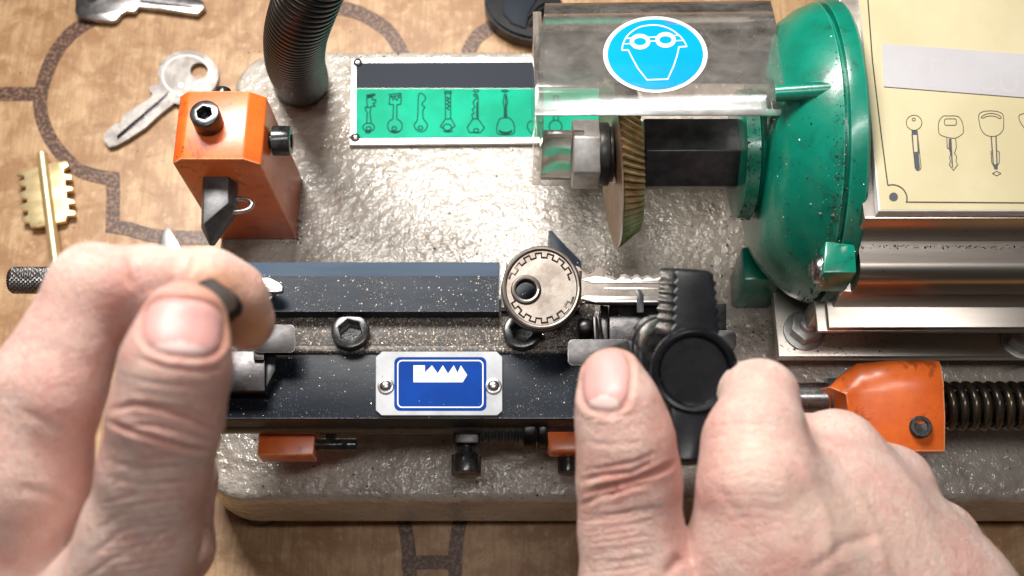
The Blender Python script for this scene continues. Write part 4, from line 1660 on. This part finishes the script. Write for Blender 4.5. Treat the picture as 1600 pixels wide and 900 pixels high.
def hand(name, chains, creases, flush_light_spots, nails, label, h=1.0):
    allp = np.array([n_[0] for c in chains for n_ in c[0]])
    allr = np.array([n_[1] for c in chains for n_ in c[0]])
    lo = (allp - allr[:, None]).min(0) - 4
    hi = (allp + allr[:, None]).max(0) + 4
    dims = np.ceil((hi - lo) / h).astype(int)
    g = [lo[i] + h * np.arange(dims[i]) for i in range(3)]
    G = np.stack(np.meshgrid(*g, indexing='ij'), -1).astype(np.float32)
    d_ = None
    for nodes, k_in, k_out in chains:
        q = sdf_chain(G, nodes, k_in)
        d_ = q if d_ is None else smin(d_, q, k_out)
    V, Fq = surface_nets(d_, lo, h)
    me = bpy.data.meshes.new(name)
    me.from_pydata([tuple(v) for v in V], [], Fq.tolist())
    bm = bmesh.new()
    bm.from_mesh(me)
    for _ in range(3):
        bmesh.ops.smooth_vert(bm, verts=bm.verts, factor=.5, use_axis_x=True, use_axis_y=True, use_axis_z=True)
    bm.to_mesh(me)
    bm.free()
    tmp = bpy.data.objects.new(name, me)
    COL.objects.link(tmp)
    md = tmp.modifiers.new('s', 'SUBSURF')
    md.levels = md.render_levels = 1
    dg_ = bpy.context.evaluated_depsgraph_get()
    dg_.update()
    m2 = bpy.data.meshes.new_from_object(tmp.evaluated_get(dg_))
    bpy.data.objects.remove(tmp)
    n = len(m2.vertices)
    co = np.zeros(n * 3)
    m2.vertices.foreach_get('co', co)
    co = co.reshape(-1, 3)
    nr = np.zeros(n * 3)
    m2.vertices.foreach_get('normal', nr)
    nr = nr.reshape(-1, 3)
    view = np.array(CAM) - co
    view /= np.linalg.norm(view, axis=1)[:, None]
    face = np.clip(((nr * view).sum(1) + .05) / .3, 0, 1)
    px = proj(co)
    disp = np.zeros(n)
    fl = np.zeros((n, 3))
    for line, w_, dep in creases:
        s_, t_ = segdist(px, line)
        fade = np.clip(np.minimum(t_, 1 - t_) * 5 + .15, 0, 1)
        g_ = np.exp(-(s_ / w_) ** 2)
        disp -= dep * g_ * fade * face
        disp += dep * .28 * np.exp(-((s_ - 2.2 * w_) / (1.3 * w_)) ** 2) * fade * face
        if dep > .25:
            fl[:, 0] += .75 * min(1, dep * 1.3) * np.exp(-(s_ / (w_ * 1.3)) ** 2) * fade * face  # shade of the crease, painted in as dark red
    for (cx, cy, rx, ry, rot, sq) in nails:      # fold of skin round the nail
        ring_ = []
        for j in range(41):
            a = 2 * PI * j / 40
            e1 = abs(math.cos(a)) ** (2 / sq) * (1 if math.cos(a) > 0 else -1) * rx * 1.03
            e2 = abs(math.sin(a)) ** (2 / sq) * (1 if math.sin(a) > 0 else -1) * ry * 1.03
            ring_.append((cx + e1 * math.cos(rot) - e2 * math.sin(rot), cy + e1 * math.sin(rot) + e2 * math.cos(rot)))
        s_, t_ = segdist(px, ring_)
        disp -= .40 * np.exp(-(s_ / 3.6) ** 2) * face
        disp += .28 * np.exp(-((s_ - 9) / 6) ** 2) * face * (((px[:, 0] - cx) / rx) ** 2 + ((px[:, 1] - cy) / ry) ** 2 > 1)
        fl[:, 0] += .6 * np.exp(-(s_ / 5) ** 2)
    for (cx, cy, rx, ry, ch, amt) in flush_light_spots:
        q = ((px[:, 0] - cx) / rx) ** 2 + ((px[:, 1] - cy) / ry) ** 2
        if ch == 3:
            disp += amt * np.exp(-q) * face
        else:
            fl[:, ch] += amt * np.exp(-q)
    # knuckle-scale unevenness of the flesh
    ns = np.array([mnoise.noise(Vector(c_) * .11) * .22 + mnoise.noise(Vector(c_) * .33) * .07 for c_ in co])
    disp += ns
    co2 = co + nr * disp[:, None]
    ctr = np.array([(co2[:, 0].min() + co2[:, 0].max()) / 2, (co2[:, 1].min() + co2[:, 1].max()) / 2, co2[:, 2].min()])
    bvh = BVHTree.FromPolygons([Vector(c_) for c_ in co2], [tuple(p.vertices) for p in m2.polygons])
    m2.vertices.foreach_set('co', ((co2 - ctr) * S).ravel())
    at = m2.attributes.new('flush_and_light', 'FLOAT_COLOR', 'POINT')  # redness plus painted crease shade, highlights and fingertip glow
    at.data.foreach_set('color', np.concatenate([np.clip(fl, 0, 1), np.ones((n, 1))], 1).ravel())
    m2.shade_smooth()
    m2.materials.clear()
    m2.materials.append(MATS['skin'])
    m2.update()
    m2.name = name
    o = bpy.data.objects.new(name, m2)
    COL.objects.link(o)
    o.location = Vector(ctr) * S
    tag(o, label, 'hand')
    for (cx, cy, rx, ry, rot, sq) in nails:
        t = bmesh.new()
        NR, NA = 12, 48
        rows = []
        ca, sa = math.cos(rot), math.sin(rot)
        for i in range(NR + 1):
            row = []
            for j in range(NA):
                a = 2 * PI * j / NA
                r_ = (i / NR)
                e1 = abs(math.cos(a)) ** (2 / sq) * (1 if math.cos(a) > 0 else -1)
                e2 = abs(math.sin(a)) ** (2 / sq) * (1 if math.sin(a) > 0 else -1)
                uu, vv = rx * r_ * e1, ry * r_ * e2
                x_, y_ = cx + uu * ca - vv * sa, cy + uu * sa + vv * ca
                d3 = Vector((x_ - 800, 0, 0)) + UPV * (450 - y_) + FWD * FPX
                hit, hn, _, _ = bvh.ray_cast(CAM, d3.normalized())
                if hit is None:
                    hit, hn, _, _ = bvh.find_nearest(CAM + d3 * .15)
                lift = .50 * (1 - r_ ** 6) - .12 * r_ ** 8
                row.append(hit + hn * lift)
                if i == 0:
                    break
            rows.append(row)
        cv = t.verts.new(rows[0][0])
        prev = None
        for row in rows[1:]:
            cur = [t.verts.new(p) for p in row]
            for j in range(NA):
                k = (j + 1) % NA
                if prev is None:
                    t.faces.new((cv, cur[j], cur[k]))
                else:
                    t.faces.new((prev[j], cur[j], cur[k], prev[k]))
            prev = cur
        bmesh.ops.smooth_vert(t, verts=t.verts, factor=.5, use_axis_x=True, use_axis_y=True, use_axis_z=True)
        bmesh.ops.recalc_face_normals(t, faces=t.faces)
        if sum(f_.normal.z for f_ in t.faces) < 0:
            bmesh.ops.reverse_faces(t, faces=t.faces)
        bb = B()
        bb.take(t)
        bb.bm.faces.ensure_lookup_table()
        for f_ in bb.bm.faces:
            q_ = proj(np.array([f_.calc_center_median()]))[0] - np.array([cx, cy])
            lu, lv = q_[0] * ca + q_[1] * sa, -q_[0] * sa + q_[1] * ca
            f_.material_index = 1 if (lu / (rx * .72)) ** 2 + ((lv - ry * .98) / (ry * .50)) ** 2 < 1 else 0
        put('thumbnail', bb, ['nail', 'nail_lunula'], o, ang=80)
    return o


N = node
left_chains = [
    ([N(287, 511, 172, 71), N(275, 570, 172, 83), N(260, 652, 166, 86), N(243, 730, 158, 83), N(218, 840, 146, 90), N(180, 960, 130, 120), N(120, 1080, 115, 150)], 3, 1),
    ([N(384, 503, 140, 46), N(362, 464, 145, 52), N(325, 448, 149, 58), N(230, 447, 152, 61), N(146, 452, 152, 68), N(72, 610, 146, 88), N(14, 740, 136, 124), N(-60, 900, 120, 150)], 3, 1.2),
    ([N(-20, 780, 125, 110), N(-10, 900, 120, 140), N(40, 1020, 112, 160), N(60, 1200, 95, 160)], 6, 6),
    ([N(90, 880, 104, 60), N(200, 760, 100, 50), N(262, 690, 106, 46), N(290, 745, 110, 46), N(288, 860, 110, 44), N(270, 900, 108, 40)], 3, 1.5),
    ([N(60, 960, 98, 60), N(180, 850, 90, 48), N(235, 800, 92, 44), N(262, 850, 95, 42), N(250, 940, 94, 38)], 3, 1.5),
    ([N(40, 1010, 98, 56), N(140, 920, 84, 44), N(210, 900, 82, 38), N(235, 960, 82, 34)], 3, 1.5),
]
left_creases = [
    ([(172, 640), (210, 632), (255, 640), (300, 655), (338, 674)], 3.8, .60),
    ([(168, 658), (200, 672), (245, 686), (290, 700), (328, 706)], 3.8, .80),
    ([(195, 628), (240, 630), (290, 640), (330, 656)], 3, .35),
    ([(190, 665), (240, 664), (290, 676), (332, 690)], 3, .35),
    ([(215, 560), (260, 574), (320, 580), (350, 575)], 4, .28),
    ([(200, 590), (250, 600), (320, 605)], 4, .18),
    ([(170, 720), (220, 735), (300, 730)], 4, .20),
    ([(165, 745), (230, 760), (300, 750)], 4, .18),
    ([(155, 790), (210, 770), (250, 765)], 3.5, .20),
    ([(150, 830), (200, 795), (250, 785)], 3.5, .22),
    ([(140, 870), (190, 830), (240, 815)], 3.5, .22),
    ([(130, 905), (180, 870), (230, 850)], 3.5, .22),
    ([(215, 880), (245, 840), (280, 820)], 3.5, .18),
    ([(190, 395), (196, 420), (205, 447)], 6, .40),
    ([(302, 398), (300, 420), (296, 432)], 4, .35),
    ([(30, 640), (70, 660), (120, 690)], 6, .18),
    ([(20, 760), (70, 770), (130, 800)], 7, .18),
]
for i in range(14):             # fine shrinkage lines below the thumb joint
    y0 = 720 + i * 13
    left_creases.append(([(168 - i * 2 + random.uniform(-6, 6), y0 + 14), (225, y0 + random.uniform(-5, 5)), (298 - i * 2, y0 - 6)], 2.2, .13))
left_flush_light = [(250, 665, 90, 45, 0, .45), (340, 470, 25, 50, 0, .4), (345, 560, 30, 60, 0, .55), (250, 450, 110, 45, 0, .55), (180, 520, 35, 110, 0, .55), (60, 480, 50, 60, 0, .3),
              (395, 515, 45, 45, 2, .95), (345, 440, 50, 25, 2, .6), (310, 420, 35, 20, 1, .8), (330, 830, 30, 90, 0, .45), (100, 430, 60, 30, 1, .35), (60, 820, 60, 80, 1, .25), (225, 590, 40, 20, 1, .35), (140, 690, 30, 90, 0, .5), (289, 512, 66, 42, 3, -.5)]  # redness, plus the orange fingertip light painted in
hand('hand', left_chains, left_creases, left_flush_light, [(286, 512, 64, 45, math.radians(6), 2.7)], 'left hand with curled forefinger pinching a dark tab, at the left edge')

right_chains = [
    ([N(956, 595, 128, 53), N(967, 640, 129, 65), N(978, 690, 126, 74), N(983, 752, 121, 79), N(985, 830, 116, 79), N(1000, 930, 110, 95), N(1060, 1030, 100, 130), N(1200, 1130, 88, 180)], 3, 1),
    ([N(1085, 640, 92, 40), N(1128, 608, 104, 43), N(1188, 621, 119, 55), N(1182, 690, 123, 79), N(1190, 765, 123, 96), N(1215, 860, 116, 130), N(1270, 960, 105, 180)], 4, 1),
    ([N(1215, 850, 112, 120), N(1300, 880, 100, 165), N(1400, 990, 90, 190), N(1520, 1150, 75, 200)], 8, 7),
    ([N(1215, 770, 62, 42), N(1225, 690, 78, 46), N(1305, 706, 99, 60), N(1280, 800, 104, 100), N(1290, 900, 100, 120)], 4, 12),
    ([N(1300, 840, 50, 40), N(1310, 770, 68, 46), N(1392, 765, 88, 64), N(1370, 850, 92, 105), N(1360, 940, 90, 120)], 4, 9),
    ([N(1380, 900, 46, 36), N(1385, 850, 60, 42), N(1470, 850, 78, 58), N(1460, 930, 82, 100), N(1450, 1000, 82, 120)], 4, 9),
]
right_creases = [
    ([(912, 772), (945, 762), (985, 752), (1030, 735), (1056, 722)], 5, .7),
    ([(908, 790), (935, 776), (975, 766), (1020, 752)], 4, .45),
    ([(908, 752), (940, 742), (985, 738), (1025, 718)], 4, .45),
    ([(915, 735), (950, 730), (990, 722), (1030, 705)], 3.5, .3),
    ([(915, 690), (950, 695), (1010, 690)], 3.5, .15),
    ([(920, 655), (955, 652), (990, 648)], 3, .2),
    ([(945, 765), (960, 758), (965, 770), (950, 778)], 3, .35),
    ([(908, 815), (960, 805), (1045, 790)], 4, .2),
    ([(1068, 870), (1055, 880), (1040, 900)], 8, .5),
    ([(1155, 590), (1190, 600), (1225, 620)], 4, .2),
    ([(1255, 650), (1272, 690), (1284, 720)], 8, .3),
    ([(1330, 760), (1370, 830), (1385, 900)], 9, -.35),
    ([(1240, 700), (1290, 800), (1300, 900)], 10, -.3),
    ([(1120, 760), (1150, 800), (1175, 860)], 8, .15),
    ([(1260, 900), (1320, 850), (1390, 830)], 8, .3),
]
for i in range(16):
    y0 = 800 + i * 9
    right_creases.append(([(915 + random.uniform(-6, 6), y0 + 6), (975, y0 + random.uniform(-4, 4)), (1050 - random.uniform(0, 60), y0 - 8)], 2.2, .14))
for i in range(10):
    y0 = 620 + i * 22
    right_creases.append(([(1120 + random.uniform(-20, 20), y0), (1170, y0 - 6 + random.uniform(-5, 5)), (1235, y0 + 4)], 2.4, .09))
right_flush_light = [(985, 755, 75, 45, 0, .5), (1035, 640, 25, 60, 0, .5), (935, 565, 45, 30, 2, .35), (1110, 730, 22, 90, 0, .5), (1195, 795, 45, 22, 0, .4), (1180, 600, 45, 25, 1, .4),
               (1310, 850, 80, 60, 1, .35), (1160, 720, 40, 50, 1, .35), (1330, 920, 60, 30, 0, .3), (1055, 760, 15, 80, 0, .4), (1190, 700, 45, 50, 1, .5), (1250, 790, 60, 30, 1, .45), (1330, 800, 60, 40, 1, .4), (1240, 885, 50, 30, 0, .35), (1400, 850, 50, 40, 1, .4), (1210, 640, 40, 30, 3, .35), (1150, 650, 20, 50, 3, -.3), (950, 598, 42, 46, 3, -.3)]  # redness, plus pale highlights painted on the hand's back
hand('hand', right_chains, right_creases, right_flush_light, [(947, 594, 38, 50, math.radians(4), 2.6)], 'right hand with straight thumb gripping the black clamp knob')

# ---------------------------------------------------------------- lights
wd = bpy.data.worlds.new('World')
scene.world = wd
wd.use_nodes = True
wd.node_tree.nodes['Background'].inputs[0].default_value = (1.0, .86, .72, 1)
wd.node_tree.nodes['Background'].inputs[1].default_value = .045


def area(name, loc, target, sx_, sy_, watts, col, spread=180):
    ld = bpy.data.lights.new(name, 'AREA')
    ld.shape = 'RECTANGLE'
    ld.size, ld.size_y = sx_ * S, sy_ * S
    ld.energy = watts
    ld.color = col
    ld.spread = math.radians(spread)
    o = bpy.data.objects.new(name, ld)
    COL.objects.link(o)
    o.location = Vector(loc) * S
    o.rotation_euler = (Vector(target) - Vector(loc)).to_track_quat('-Z', 'Y').to_euler()
    return o


area('lamp', (-105, 250, 440), (-25, 0, 20), 240, 125, 1.45, (1, .965, .91), 92)
area('ceiling_light', (40, -135, 900), (0, 0, 0), 560, 32, 1.2, (1, .98, .95), 120)

scene.view_settings.view_transform = 'Standard'
scene.view_settings.look = 'None'
scene.view_settings.exposure = 0
scene.view_settings.gamma = 1
scene.render.engine = 'CYCLES'
scene.cycles.use_denoising = True
scene.cycles.max_bounces = 10
scene.cycles.transparent_max_bounces = 16
scene.cycles.sample_clamp_indirect = 6
